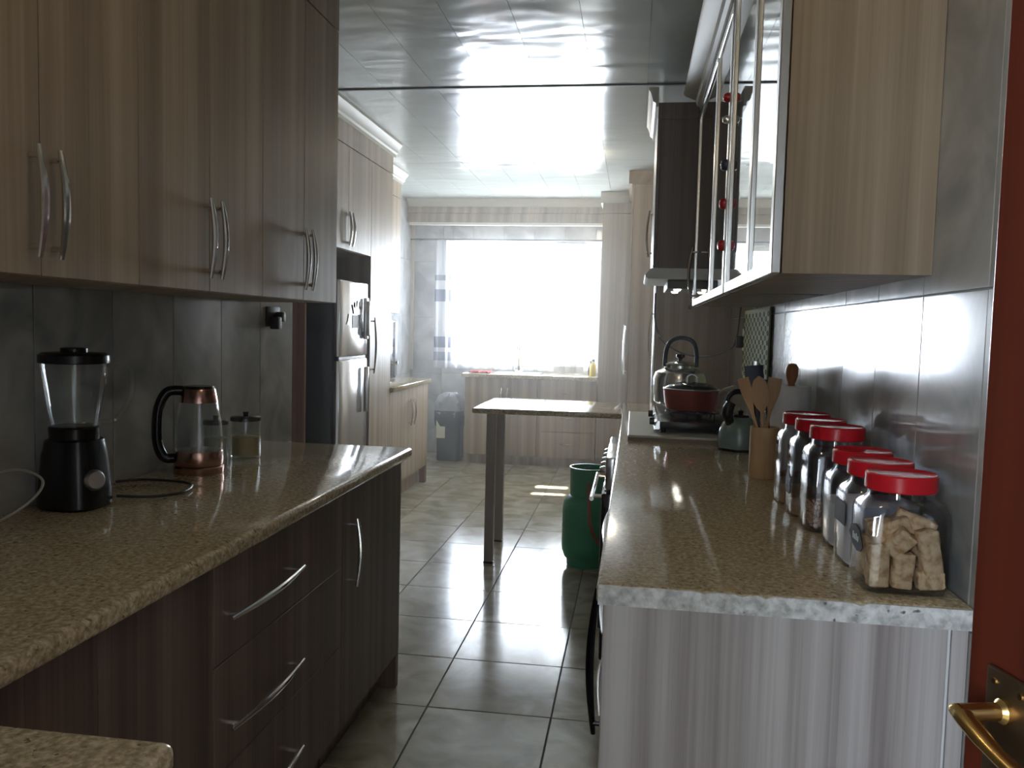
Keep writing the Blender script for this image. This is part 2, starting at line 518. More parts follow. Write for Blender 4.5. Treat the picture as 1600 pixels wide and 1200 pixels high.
# window: frame, glazing bars, panes
win = struct('window_1', box(box(box(box(B(), WX0, WX1, 8.86, 8.92, WZ0, WZ0 + .05), WX0, WX1, 8.86, 8.92, WZ1 - .05, WZ1), WX0, WX0 + .05, 8.86, 8.92, WZ0 + .05, WZ1 - .05), WX1 - .05, WX1, 8.86, 8.92, WZ0 + .05, WZ1 - .05), 'white_frame')
xs = [WX0 + .05, -1.42, -.92, WX1 - .05]
for x in xs[1:-1]: obj('mullion', box(B(), x - .02, x + .02, 8.865, 8.915, WZ0 + .05, WZ1 - .05), 'white_frame', win)
for i in range(3):
    a = xs[i] + (.02 if i else 0); c = xs[i + 1] - (.02 if i < 2 else 0)
    obj('transom', box(B(), a, c, 8.867, 8.913, 1.90, 1.93), 'white_frame', win)
    obj('pane', box(B(), a, c, 8.888, 8.892, WZ0 + .05, 1.90), 'window_glass', win)
    obj('pane', box(B(), a, c, 8.888, 8.892, 1.93, WZ1 - .05), 'window_glass', win)
obj('sill', box(B(), WX0, WX1, 8.792, 8.86, WZ0 - .02, WZ0 + .002), 'white', win)
# unseen sheet added outside to block the sun, two slots shape its patches
blocker = thing('sun_blocker', 'unseen slotted sheet added outside the window to shape the sun patches', 'sun blocker', (-1.2, 9.05, 2.6))
z_blocker = 2.62
def slot_y(yf): return 8.8 + (z_blocker / 1.03 - (8.8 - yf))
s1 = (slot_y(6.78), slot_y(6.90)); s2 = (slot_y(7.09), slot_y(7.22))
bm = B()
ys = [9.02, s1[0], s1[1], s2[0], s2[1], 10.65]
box(bm, -2.6, -.80, 9.02, 10.65, z_blocker, z_blocker + .02); box(bm, -.53, .8, 9.02, 10.65, z_blocker, z_blocker + .02)
for a, c in ((9.02, s1[0]), (s1[1], s2[0]), (s2[1], 10.65)): box(bm, -.80, -.53, a, c, z_blocker, z_blocker + .02)
obj('blocker_sheet', bm, 'blocker_metal', blocker)
for x in (-2.5, .7): obj('bracket', tube(B(), [(x, 9.01, 1.9), (x, 10.6, z_blocker)], .02), 'blocker_metal', blocker)

# cream tile trims round the window recess
struct('trim_1', box(B(), -2.40, -2.37, 8.76, 8.795, .9, 2.46), 'cornice')
struct('trim_2', box(B(), -2.37, -.34, 8.55, 8.60, 2.43, 2.455), 'cornice')

# door leaf, swung into the room
d1 = struct('door_1', box(B(), 0, .045, -.80, 0, .01, 2.03, .003), 'red_door_wood')
d1.location = (.36, .92, 0); d1.rotation_euler = (0, 0, math.radians(13.9))
d1.location = (.354, .90, 0)
def dpart(name, bm, mat):
    o = obj(name, bm, mat, d1, local=True); return o
hz = 1.027
dpart('raised_panel', box(B(), -.006, 0, -.70, -.13, 1.15, 1.90, .004), 'red_door_wood')
dpart('raised_panel', box(B(), -.006, 0, -.70, -.13, .15, .85, .004), 'red_door_wood')
pl_ = dpart('handle_plate', box(B(), -.008, 0, -.098, -.038, hz - .160, hz + .034, .003), 'dark_brass')
for zz in (hz + .022, hz - .148):
    for yy in (-.088, -.052):
        s = obj('screw', lathe(B(), [(.0035, 0), (.003, .002)], n=10, axis=((-.008, yy, zz), (-1, 0, 0))), 'brass', pl_, local=True)
lv = B()
lathe(lv, [(.012, 0), (.012, .006), (.0085, .010), (.0085, .048)], n=16, axis=((-.008, -.07, hz), (-1, 0, 0)))
tube(lv, smooth_path([(-.052, -.066, hz + .001), (-.058, -.085, hz - .001), (-.060, -.13, hz - .010), (-.058, -.185, hz - .018)], 6), [.011] * 3 + [.010] * 8 + [.009] * 8, 12, flat=.6)
dpart('handle_lever', lv, 'brass')
# door frame (jambs) of the doorway
bm = B(); box(bm, -.34, -.30, -.13, .03, 0, 2.08); box(bm, .575, .60, -.13, .018, 0, 2.08); box(bm, -.34, .60, -.13, .018, 2.05, 2.08)
struct('door_2', bm, 'red_door_wood')


# ------------------------------------------------------------------ cabinet parts
def bow(p0, p1, out, depth=.032, r=.0055, n=10, flat=1):
    """arched pull between p0 and p1 standing off along `out`"""
    p0, p1, out = Vector(p0), Vector(p1), Vector(out)
    d = (p1 - p0); L = d.length; u = d / L
    bm = B()
    pts = []
    for k in range(15):
        t = k / 14
        pts.append(p0 + u * (L * (t * 1.10 - .05)) + out * (depth * (.62 + .38 * math.sin(PI * t))))
    rs = [r * (.7 + .5 * math.sin(PI * k / 14)) for k in range(15)]
    tube(bm, pts, rs, n, flat=1.0)
    for p in (p0 + u * .01, p1 - u * .01):
        tube(bm, [p, p + out * depth * .72], r * .8, n)
    return bm


def cabinet(name, label, cat, x0, x1, y0, y1, z0, z1, front, doors, mat='ash', group=None, plinth=None, ft=.018, handle_mat='chrome', hr=.007, top=None):
    """body + fronts. front: '+X','-X' or '-Y'. doors: list of (kind, u0, u1, v0, v1, handle) ; handle=((ua,va),(ub,vb)) or None"""
    t = thing(name, label, cat, ((x0 + x1) / 2, (y0 + y1) / 2, 0 if plinth else z0), group)
    g = .0015
    bx = [x0, x1, y0, y1]
    if front == '+X': bx[1] -= ft
    elif front == '-X': bx[0] += ft
    else: bx[2] += ft
    bm = B(); box(bm, bx[0] + .0005, bx[1], bx[2] + .001, bx[3] - .001, z0, z1)
    obj('body', bm, mat, t, smooth=False)
    if plinth:
        pb = list(bx)
        if front == '+X': pb[1] -= .05
        elif front == '-X': pb[0] += .05
        else: pb[2] += .05
        obj('plinth', box(B(), pb[0] + .001, pb[1], pb[2] + .002, pb[3] - .002, 0.001, z0 - .001), mat, t, smooth=False)
    for (kind, u0, u1, v0, v1, hd) in doors:
        e = .0035
        if front == '+X': bb = (x1 - ft + .001, x1, u0 + g, u1 - g, v0 + g, v1 - g); out = (1, 0, 0); P = lambda u, v: (x1, u, v)
        elif front == '-X': bb = (x0, x0 + ft - .001, u0 + g, u1 - g, v0 + g, v1 - g); out = (-1, 0, 0); P = lambda u, v: (x0, u, v)
        else: bb = (u0 + g, u1 - g, y0, y0 + ft - .001, v0 + g, v1 - g); out = (0, -1, 0); P = lambda u, v: (u, y0, v)
        dd = obj(kind, box(B(), *bb, bevel=.0012, seg=1), mat, t, smooth=False)
        if hd:
            obj('handle', bow(P(*hd[0]), P(*hd[1]), out, r=hr), handle_mat, dd)
    return t


# upper cabinets, left
GU = None
XU = -1.13; ZB = 1.455; ZT = 2.465
names = ['striped brown wall cabinet nearest the camera in the near left row, mostly outside the view',
         'striped brown wall cabinet above the blender with a pair of bow handles',
         'striped brown wall cabinet above the glass kettle, middle of the near left row',
         'striped brown wall cabinet at the far end of the near left row']
for k, y0 in enumerate((.50, 1.14, 1.78, 2.42)):
    ym = y0 + .32; y1 = y0 + .64
    hz0, hz1 = 1.50, 1.69
    cabinet('wall_cabinet', names[k], 'cabinet', XL + .001, XU, y0, y1, ZB, ZT, '+X',
            [('door', y0, ym, ZB, ZT, ((ym - .03, hz0), (ym - .03, hz1))), ('door', ym, y1, ZB, ZT, ((ym + .03, hz0), (ym + .03, hz1)))])
cp = thing('cabinet_cornice', 'brown fascia and moulding above the near left wall cabinets', 'cornice', (XU, 1.8, ZT))
obj('fascia', box(B(), XL + .001, XU, .50, 3.06, ZT + .004, 2.60), 'ash', cp, smooth=False)
def crown(bm, x, s, y0, y1, z0=2.60, z1=2.70, d=.06):
    # stepped profile, projecting towards s along x
    pr = [(x, z0), (x + s * .012, z0), (x + s * .014, z0 + .018), (x + s * .028, z0 + .026), (x + s * .034, z0 + .050), (x + s * (d - .008), z0 + .072), (x + s * d, z0 + .082), (x + s * d, z1 - .001), (x, z1 - .001)]
    return prism(bm, pr, 'Y', y0, y1)
obj('moulding', crown(B(), XU, 1, .50, 3.06), 'ash', cp)

# fascia and cornice above tall left units
XT = -1.78
cabinet('tall_cabinet', 'pale cabinet over the fridge with a pair of small bow handles', 'cabinet', XA + .001, XT, 4.56, 5.472, 1.835, 2.47, '+X',
        [('door', 4.56, 5.02, 1.835, 2.47, ((4.99, 1.87), (4.99, 2.06))), ('door', 5.02, 5.472, 1.835, 2.47, ((5.05, 1.87), (5.05, 2.06)))], hr=.007)
cabinet('tall_cabinet', 'tall floor-to-top larder cupboard beside the fridge with one long handle', 'cabinet', XA + .001, XT, 5.474, 5.965, .15, 2.47, '+X',
        [('door', 5.474, 5.965, .15, 2.47, ((5.51, 1.06), (5.51, 1.41)))], plinth=True, hr=.007)
ft_ = cabinet('base_cabinet', 'pale two-door base cupboard under the short counter beyond the fridge', 'cabinet', XA + .001, XT, 5.967, 7.12, .15, .875, '+X',
        [('door', 5.967, 6.55, .15, .875, ((6.50, .58), (6.50, .775))), ('door', 6.55, 7.12, .15, .875, ((6.60, .58), (6.60, .775)))], plinth=True, hr=.007)
obj('foot', box(B(), XT - .05, XT - .002, 7.06, 7.119, .001, .1495), 'brown_gable', ft_, smooth=False)
cabinet('wall_cabinet', 'pale wall cabinet hanging above the tall black appliance', 'cabinet', XA + .001, -2.05, 5.967, 7.12, 1.48, 2.47, '+X',
        [('door', 5.967, 6.16, 1.48, 2.47, None), ('door', 6.16, 7.12, 1.48, 2.47, ((6.2, 1.55), (6.2, 1.85)))], hr=.006)
cp = thing('cabinet_cornice', 'cream stepped moulding on top of the fridge cupboards', 'cornice', (XT, 5.2, 2.47))
obj('fascia', box(B(), XA + .001, XT, 4.56, 5.965, 2.474, 2.60), 'ash', cp, smooth=False)
obj('moulding', crown(B(), XT, 1, 4.56, 5.99), 'cornice', cp)
cp = thing('cabinet_cornice', 'short cream moulding above the far left wall cabinet', 'cornice', (-2.05, 6.5, 2.47))
obj('fascia', box(B(), XA + .001, -2.05, 5.967, 7.12, 2.474, 2.60), 'ash', cp, smooth=False)
obj('moulding', crown(B(), -2.05, 1, 5.992, 7.14), 'cornice', cp)
gb = obj('gable_panel', box(B(), XA + .001, -1.86, 4.535, 4.555, .001, 2.60), 'brown_gable', smooth=False); tag(gb, 'reddish brown gable board standing at the near side of the fridge', 'panel')

# fridge
fr = thing('fridge', 'black and silver fridge freezer in the left row of tall cupboards', 'fridge', (-2.05, 5.08, 0))
obj('body', box(B(), -2.36, -1.80, 4.80, 5.36, .03, 1.65, .008), 'black', fr)
fz = obj('freezer_door', box(B(), -1.797, -1.755, 4.815, 5.345, 1.175, 1.645, .010), 'fridge_steel', fr)
fd = obj('fridge_door', box(B(), -1.797, -1.755, 4.815, 5.345, .06, 1.155, .010), 'fridge_steel', fr)
obj('seal', box(B(), -1.80, -1.765, 4.83, 5.33, 1.156, 1.174), 'black', fr)
obj('handle', box(box(B(), -1.754, -1.735, 5.25, 5.31, 1.28, 1.55, .004), -1.736, -1.715, 5.262, 5.28, 1.30, 1.53, .006), 'chrome', fz)
obj('handle', box(B(), -1.752, -1.72, 5.262, 5.28, .80, 1.10, .006), 'chrome', fd)
for k in range(4): obj('foot', lathe(B(), [(.02, .001), (.02, .03)], (-1.85, -2.3)[k % 2], (4.86, 5.3)[k // 2], 12), 'black', fr)
# fridge magnets
mg = thing('fridge_magnet', 'small black bell-shaped magnet on the freezer door', 'magnet', (-1.754, 5.0, 1.39))
bm = B(); prism(bm, [(4.93, 1.375), (5.02, 1.375), (5.00, 1.40), (4.985, 1.44), (4.965, 1.44), (4.95, 1.40)], 'X', -1.7545, -1.749)
obj('plate', bm, 'black', mg)
mg = thing('fridge_magnet', 'black branching magnet above the grey paper on the freezer door', 'magnet', (-1.754, 5.12, 1.45))
bm = B(); prism(bm, [(5.03, 1.50), (5.07, 1.47), (5.08, 1.52), (5.11, 1.475), (5.13, 1.53), (5.15, 1.47), (5.20, 1.49), (5.16, 1.44), (5.06, 1.44)], 'X', -1.7545, -1.749)
obj('plate', bm, 'black', mg)
mg = obj('note', box(B(), -1.7545, -1.752, 5.04, 5.19, 1.35, 1.435), 'soft_grey', smooth=False); tag(mg, 'grey paper note held on the freezer door', 'note')

# short far-left worktop
wt = obj('worktop', box(B(), XA + .001, -1.755, 5.967, 7.14, .885 - .009, .915, .006), 'granite'); tag(wt, 'short granite worktop beyond the fridge cupboards', 'worktop')
ap = thing('kitchen_appliance', 'tall black appliance on the short far-left counter', 'appliance', (-2.15, 6.85, .916))
obj('housing', box(B(), -2.36, -2.06, 6.60, 7.08, .916, 1.42, .012), 'black', ap)
obj('door', box(B(), -2.059, -2.045, 6.61, 6.98, .935, 1.405, .006), 'black_gloss', ap)
obj('control_panel', box(B(), -2.059, -2.048, 6.99, 7.07, .935, 1.405, .004), 'soft_grey', ap)
obj('knob', lathe(B(), [(.02, 0), (.018, .02)], n=16, axis=((-2.048, 7.03, 1.05), (1, 0, 0))), 'chrome', ap)

# ------------------------------------------------------------------ left base run
XB = -.852
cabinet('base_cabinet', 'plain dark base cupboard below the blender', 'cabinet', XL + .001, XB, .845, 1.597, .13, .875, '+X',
        [('door', .845, 1.22, .13, .875, None), ('door', 1.22, 1.597, .13, .875, None)], mat='ash_shaded', plinth=True)
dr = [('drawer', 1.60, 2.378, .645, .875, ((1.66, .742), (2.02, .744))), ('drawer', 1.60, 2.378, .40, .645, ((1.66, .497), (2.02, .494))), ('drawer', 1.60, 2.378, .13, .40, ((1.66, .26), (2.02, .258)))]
cabinet('base_cabinet', 'dark brown three-drawer base unit with long bow handles', 'cabinet', XL + .001, XB, 1.60, 2.378, .13, .875, '+X', dr, mat='ash_shaded', plinth=True)
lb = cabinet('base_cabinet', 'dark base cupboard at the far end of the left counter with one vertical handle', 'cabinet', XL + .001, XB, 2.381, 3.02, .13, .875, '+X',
        [('door', 2.381, 3.02, .13, .875, ((2.46, .57), (2.46, .765)))], mat='ash_shaded', plinth=True)
obj('foot', box(B(), XB - .065, XB - .001, 2.985, 3.019, .001, .1295), 'ash_shaded', lb, smooth=False)
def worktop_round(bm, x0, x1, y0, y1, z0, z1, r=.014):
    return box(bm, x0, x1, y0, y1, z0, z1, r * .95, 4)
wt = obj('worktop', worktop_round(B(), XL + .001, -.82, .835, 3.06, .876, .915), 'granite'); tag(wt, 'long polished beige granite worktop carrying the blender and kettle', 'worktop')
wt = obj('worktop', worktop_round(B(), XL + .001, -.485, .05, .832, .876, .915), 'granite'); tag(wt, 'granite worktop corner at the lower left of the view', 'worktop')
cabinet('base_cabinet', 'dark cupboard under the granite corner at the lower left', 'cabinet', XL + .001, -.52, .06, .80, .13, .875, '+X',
        [('door', .06, .80, .13, .875, None)], mat='ash_shaded', plinth=True)

# ------------------------------------------------------------------ right base run
XC = -.040; XG = -.052
rb = cabinet('base_cabinet', 'grey striped end unit of the right counter, its side panel facing the camera', 'cabinet', XC, XR - .001, 1.53, 2.10, .12, .877, '-X',
             [('door', 1.53, 2.10, .12, .877, ((1.80, .50), (1.80, .80)))], mat='ash_lit', plinth=True, handle_mat='black_gloss', hr=.008)
obj('end_panel', box(B(), XC + .002, .557, 1.508, 1.529, .001, .877, .001, 1), 'ash_lit', rb, smooth=False)
obj('sealant', box(B(), .5572, .5615, 1.508, 1.529, .001, .877), 'white', rb, smooth=False)
cabinet('base_cabinet', 'right hand base drawers between the end unit and the oven', 'cabinet', XC, XR - .001, 2.103, 3.30, .12, .877, '-X',
        [('drawer', 2.103, 3.30, .62, .877, ((2.4, .75), (2.9, .75))), ('drawer', 2.103, 3.30, .37, .62, ((2.4, .5), (2.9, .5))), ('drawer', 2.103, 3.30, .12, .37, ((2.4, .25), (2.9, .25)))], mat='ash', plinth=True)
cabinet('base_cabinet', 'right hand base cupboard between oven and peninsula', 'cabinet', XC, XR - .001, 4.05, 5.38, .12, .877, '-X',
        [('door', 4.05, 4.65, .12, .877, ((4.6, .6), (4.6, .8))), ('door', 4.65, 5.38, .12, .877, None)], mat='ash', plinth=True)
ov = thing('oven', 'black oven with chrome handle bars protruding under the right counter', 'oven', (.2, 3.67, 0))
obj('body', box(B(), XC, .55, 3.31, 4.04, .02, .872, .003), 'black', ov)
dv = obj('oven_door', box(B(), -.110, XC - .002, 3.34, 4.01, .16, .72, .010), 'black_gloss', ov)
obj('control_panel', box(B(), -.095, XC - .002, 3.34, 4.01, .735, .868, .008), 'fridge_steel', ov)
obj('handle', tube(tube(tube(B(), [(-.150, 3.38, .69), (-.150, 3.97, .69)], .010, 12), [(-.150, 3.44, .69), (-.109, 3.44, .69)], .008), [(-.150, 3.91, .69), (-.109, 3.91, .69)], .008), 'chrome', dv)
for k in range(5): obj('knob', lathe(B(), [(.020, 0), (.020, .012), (.014, .026)], n=18, axis=((-.095, 3.42 + k * .13, .80), (-1, 0, 0))), 'chrome', ov)
obj('drawer', box(B(), -.10, XC - .002, 3.34, 4.01, .03, .15, .008), 'black', ov)

wt = thing('worktop', 'beige granite worktop with a pale unpolished edge, carrying the red-lidded jars', 'worktop', (.27, 3.0, .877))
obj('slab', worktop_round(B(), XG, XR - .001, 1.506, 5.385, .877, .915, .008), 'granite', wt)
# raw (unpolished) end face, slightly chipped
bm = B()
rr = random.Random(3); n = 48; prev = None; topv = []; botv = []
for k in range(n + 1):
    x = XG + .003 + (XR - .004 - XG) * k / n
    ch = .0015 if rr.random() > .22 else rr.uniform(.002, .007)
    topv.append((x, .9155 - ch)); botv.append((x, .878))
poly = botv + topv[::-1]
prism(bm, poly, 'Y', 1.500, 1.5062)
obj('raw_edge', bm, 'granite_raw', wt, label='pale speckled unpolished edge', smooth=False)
# peninsula
pn = thing('peninsula_table', 'granite-topped peninsula on two square legs reaching into the room', 'table', (-.5, 5.02, 0))
obj('tabletop', worktop_round(B(), -.905, XG - .002, 4.66, 5.40, .885, .915, .010), 'granite', pn)
for x, y in ((-.80, 4.735), (-.825, 5.24)):
    lg = obj('leg', box(B(), x - .026, x + .026, y - .026, y + .026, .012, .884, .003), 'leg_metal', pn)
    obj('foot_cap', box(B(), x - .028, x + .028, y - .028, y + .028, .0005, .012, .002), 'black', lg)

# ------------------------------------------------------------------ right uppers
XV = .28; VB = 1.508; VT = 2.44
def glass_cabinet(label, y0, y1, splits, handles):
    t = thing('display_cabinet', label, 'cabinet', ((XV + XR) / 2, (y0 + y1) / 2, VB))
    th = .018
    bm = B(); box(bm, XV + .022, XR - .001, y0, y0 + th, VB, VT); obj('side_panel', bm, 'ash', t, smooth=False)
    obj('side_panel', box(B(), XV + .022, XR - .001, y1 - th, y1, VB, VT), 'ash', t, smooth=False)
    obj('bottom_panel', box(B(), XV + .022, XR - .001, y0 + th, y1 - th, VB, VB + th), 'ash', t, smooth=False)
    obj('top_panel', box(B(), XV + .022, XR - .001, y0 + th, y1 - th, VT - th, VT), 'ash', t, smooth=False)
    obj('back_panel', box(B(), XR - .012, XR - .001, y0 + th, y1 - th, VB + th, VT - th), 'ash', t, smooth=False)
    for z in (1.83, 2.15): obj('shelf', box(B(), XV + .05, XR - .013, y0 + th, y1 - th, z, z + th), 'ash', t, smooth=False)
    for i in range(len(splits) - 1):
        a, c = splits[i] + .002, splits[i + 1] - .002
        f = .032 if i == 0 else .024
        bm = B(); X0, X1 = XV, XV + .020
        box(bm, X0, X1, a, a + f, VB, VT, .002, 1); box(bm, X0, X1, c - .018, c, VB, VT, .002, 1)
        box(bm, X0, X1, a + f, c - .018, VB, VB + .030, .002, 1); box(bm, X0, X1, a + f, c - .018, VT - .030, VT, .002, 1)
        d = obj('door_frame', bm, 'aluminium', t)
        obj('glass_pane', box(B(), XV + .007, XV + .011, a + f, c - .018, VB + .03, VT - .03), 'cabinet_glass', d, smooth=False)
        if handles[i]:
            yh = handles[i]
            obj('handle', bow((XV, yh, VB + .03), (XV, yh, VB + .25), (-1, 0, 0), r=.006, depth=.04), 'chrome', d)
    return t
glass_cabinet('display cabinet with aluminium-framed mirror-like glass doors, nearest on the right wall', 1.82, 2.74, [1.82, 2.22, 2.74], [None, None])
glass_cabinet('second glass-door display cabinet, farther along the right wall', 2.80, 4.22, [2.80, 3.30, 4.22], [None, 3.95])
cp = thing('cabinet_cornice', 'fascia and pale moulding above the glass display cabinets', 'cornice', (XV, 3.0, VT))
obj('fascia', box(B(), XV + .012, XR - .001, 1.82, 4.22, VT + .002, 2.47), 'ash', cp, smooth=False)
obj('moulding', crown(B(), XV + .012, -1, 1.82, 4.22, 2.455, 2.545, .092), 'cornice', cp)
# magnets on the frame of the second cabinet
for k, (z, mt, lb, r) in enumerate(((1.665, 'red_plastic', 'lowest red round magnet on the cabinet frame', .018), (1.80, 'red_plastic', 'red round magnet just below the blue one on the cabinet frame', .018),
                                (1.925, 'blue_dark', 'dark blue round magnet on the cabinet frame', .019), (2.07, 'chrome', 'small shiny magnet above the dark blue one', .013), (2.14, 'red_plastic', 'topmost red magnet on the cabinet frame', .015))):
    m_ = obj('magnet', lathe(B(), [(r, 0), (r, .010), (r * .7, .018), (.003, .020)], n=16, axis=((XV - .0005, 2.818, z), (-1, 0, 0))), mt)
    tag(m_, lb, 'magnet')

# ------------------------------------------------------------------ hood, hood cabinet, far right tall units
hc = cabinet('hood_cabinet', 'dark deep wall cabinet above the extractor hood', 'cabinet', .082, XR - .001, 4.30, 5.00, 1.70, 2.44, '-X',
             [('door', 4.30, 4.65, 1.70, 2.44, None), ('door', 4.65, 5.00, 1.70, 2.44, ((4.70, 1.80), (4.70, 2.03)))], mat='ash_shaded', hr=.006)
cp = thing('cabinet_cornice', 'moulding above the hood cabinet', 'cornice', (.08, 4.65, 2.55))
obj('fascia', box(B(), .082, XR - .001, 4.30, 5.00, 2.442, 2.52), 'ash_shaded', cp, smooth=False)
obj('moulding', crown(B(), .082, -1, 4.26, 5.03, 2.49, 2.585, .05), 'cornice', cp)
hd = thing('extractor_hood', 'slim white extractor hood with lit bulbs above the hob', 'extractor hood', (.3, 4.65, 1.64))
obj('canopy', prism(B(), [(.045, 1.655), (.045, 1.668), (.075, 1.698), (XR - .001, 1.698), (XR - .001, 1.645), (.06, 1.645)], 'Y', 4.29, 4.97), 'white', hd)
obj('housing', box(B(), .16, .52, 4.36, 4.90, 1.60, 1.644, .005), 'soft_grey', hd)
for y in (4.45, 4.72):
    obj('bulb', lathe(B(), [(.019, 0), (.016, .006), (.001, .009)], n=16, axis=((.215, y, 1.600), (0, 0, -1))), 'hood_bulb', hd)
tl = cabinet('larder_cabinet', 'tall wooden unit whose flat side closes the cooking corner behind the kettle', 'cabinet', .128, XR - .001, 5.40, 6.00, .12, 2.50, '-X',
             [('door', 5.40, 6.00, .12, 2.50, ((5.5, 1.2), (5.5, 1.5)))], plinth=True)
obj('edge_strip', box(B(), .120, .1275, 5.394, 5.40, .92, 2.45), 'chrome', tl)
tl = cabinet('larder_cabinet', 'tall pale larder along the far right wall beside the corner cupboard', 'cabinet', -.058, XR - .001, 7.10, 8.12, .12, 2.60, '-X',
             [('door', 7.10, 7.60, .12, 2.60, ((7.55, 1.0), (7.55, 1.4))), ('door', 7.60, 8.12, .12, 2.60, ((7.65, 1.0), (7.65, 1.4)))], plinth=True, hr=.008)
cp = thing('cabinet_cornice', 'moulding above the far right larder', 'cornice', (-.06, 7.6, 2.6))
obj('moulding', prism(B(), [(7.04, 2.70 - .002), (7.04, 2.68), (7.07, 2.63), (7.09, 2.602), (8.12, 2.602), (8.12, 2.698)], 'X', -.085, XR - .001), 'ash', cp)
tl = cabinet('larder_cabinet', 'pale tall corner cupboard right of the window with one long handle', 'cabinet', -.338, -.062, 8.16, YF - .001, .12, 2.50, '-Y',
             [('door', -.338, -.062, .12, 2.50, ((-.10, .96), (-.10, 1.41)))], plinth=True, hr=.010)
cp = thing('cabinet_cornice', 'fascia and moulding above the corner cupboard right of the window', 'cornice', (-.2, 8.2, 2.5))
obj('fascia', box(B(), -.338, -.062, 8.16, YF - .001, 2.504, 2.60), 'ash', cp, smooth=False)
obj('moulding', prism(B(), [(8.16, 2.60), (8.15, 2.60), (8.13, 2.63), (8.10, 2.66), (8.095, 2.698), (8.7, 2.698), (8.7, 2.60)], 'X', -.36, -.088), 'cornice', cp)
# pelmet across the window
cp = thing('window_pelmet', 'mauve-grey wooden pelmet board with moulding spanning above the window', 'pelmet', (-1.4, 8.6, 2.46))
obj('board', box(B(), -2.395, -.342, 8.60, 8.62, 2.455, 2.62, .002, 1), 'ash', cp, smooth=False)
obj('batten', box(B(), -2.395, -.342, 8.585, 8.60, 2.555, 2.625, .003, 1), 'ash', cp, smooth=False)
obj('moulding', prism(B(), [(8.60, 2.60), (8.585, 2.626), (8.56, 2.65), (8.53, 2.672), (8.52, 2.698), (8.60, 2.698)], 'X', -2.395, -.362), 'cornice', cp)

# ------------------------------------------------------------------ far base run
YB = 8.16
cabinet('base_cabinet', 'double-door sink cupboard under the window', 'cabinet', -1.66, -.93, YB, YF - .001, .10, .875, '-Y',
        [('door', -1.66, -1.255, .10, .875, ((-1.285, .67), (-1.285, .775))), ('door', -1.255, -.93, .10, .875, ((-1.225, .67), (-1.225, .775)))], plinth=True, hr=.006)
cabinet('base_cabinet', 'drawer unit under the window beside the corner cupboard', 'cabinet', -.928, -.345, YB, YF - .001, .10, .875, '-Y',
        [('drawer', -.928, -.345, .62, .875, ((-.68, .745), (-.56, .745))), ('drawer', -.928, -.345, .36, .62, ((-.68, .5), (-.56, .5))), ('drawer', -.928, -.345, .10, .36, ((-.68, .24), (-.56, .24)))], plinth=True, hr=.006)
wt = obj('worktop', worktop_round(B(), -1.69, -.342, 8.12, YF - .001, .877, .915, .006), 'granite'); tag(wt, 'pale glaring worktop below the window', 'worktop')
sk = thing('sink', 'steel inset sink rim in the worktop under the window', 'sink', (-1.15, 8.45, .916))
bm = B(); box(bm, -1.40, -.92, 8.26, 8.28, .9155, .922, .002, 1); box(bm, -1.40, -.92, 8.62, 8.64, .9155, .922, .002, 1); box(bm, -1.40, -1.38, 8.28, 8.62, .9155, .922); box(bm, -.94, -.92, 8.28, 8.62, .9155, .922)
obj('rim', bm, 'chrome', sk); obj('basin', box(B(), -1.38, -.94, 8.28, 8.62, .9155, .918), 'aluminium', sk)
fa = thing('kitchen_tap', 'tall mixer tap standing behind the sink in the window glare', 'tap', (-1.19, 8.66, .916))
obj('base', lathe(B(), [(.045, .916), (.045, .925), (.03, .935), (.025, .98)], -1.19, 8.68, 18), 'chrome', fa)
obj('spout', tube(B(), smooth_path([(-1.19, 8.68, .97), (-1.19, 8.68, 1.12), (-1.19, 8.66, 1.21), (-1.19, 8.59, 1.23), (-1.19, 8.53, 1.19), (-1.19, 8.53, 1.15)], 6), .011, 10), 'chrome', fa)
obj('lever', tube(B(), [(-1.17, 8.68, .97), (-1.13, 8.67, .99), (-1.11, 8.66, 1.05)], .007, 8), 'chrome', fa)
rc = B()
bmesh.ops.create_grid(rc, x_segments=12, y_segments=8, size=.5)
rr = random.Random(5)
for v in rc.verts: v.co = Vector((-1.52 + v.co.x * .22, 8.26 + v.co.y * .16, .930 + rr.uniform(-.006, .010)))
bmesh.ops.solidify(rc, geom=rc.faces[:], thickness=.008)
rc = obj('dishcloth', rc, 'red_cloth'); tag(rc, 'crumpled red cloth on the left end of the window worktop', 'cloth')
def bottle(x, y, z, r, h, mat, label, cap='black', cat='bottle'):
    t = thing('bottle', label, cat, (x, y, z))
    obj('container', lathe(B(), [(r * .9, z), (r, z + .005), (r, z + h * .6), (r * .4, z + h * .78), (r * .4, z + h * .86)], x, y, 18), mat, t)
    obj('cap', lathe(B(), [(r * .5, z + h * .86), (r * .45, z + h)], x, y, 14), cap, t)
    return t
bottle(-.395, 8.30, .916, .032, .17, 'yellow', 'yellow dish soap bottle with black cap at the right end of the window worktop')
bottle(-.42, 8.45, .916, .03, .15, 'black', 'dark bottle just behind the yellow soap bottle')
bottle(-.72, 8.55, .916, .028, .20, 'jar_plastic', 'clear bottle on the window worktop, left one of two', 'white')
bottle(-.61, 8.60, .916, .03, .18, 'jar_plastic', 'clear bottle on the window worktop, right one of two', 'white')

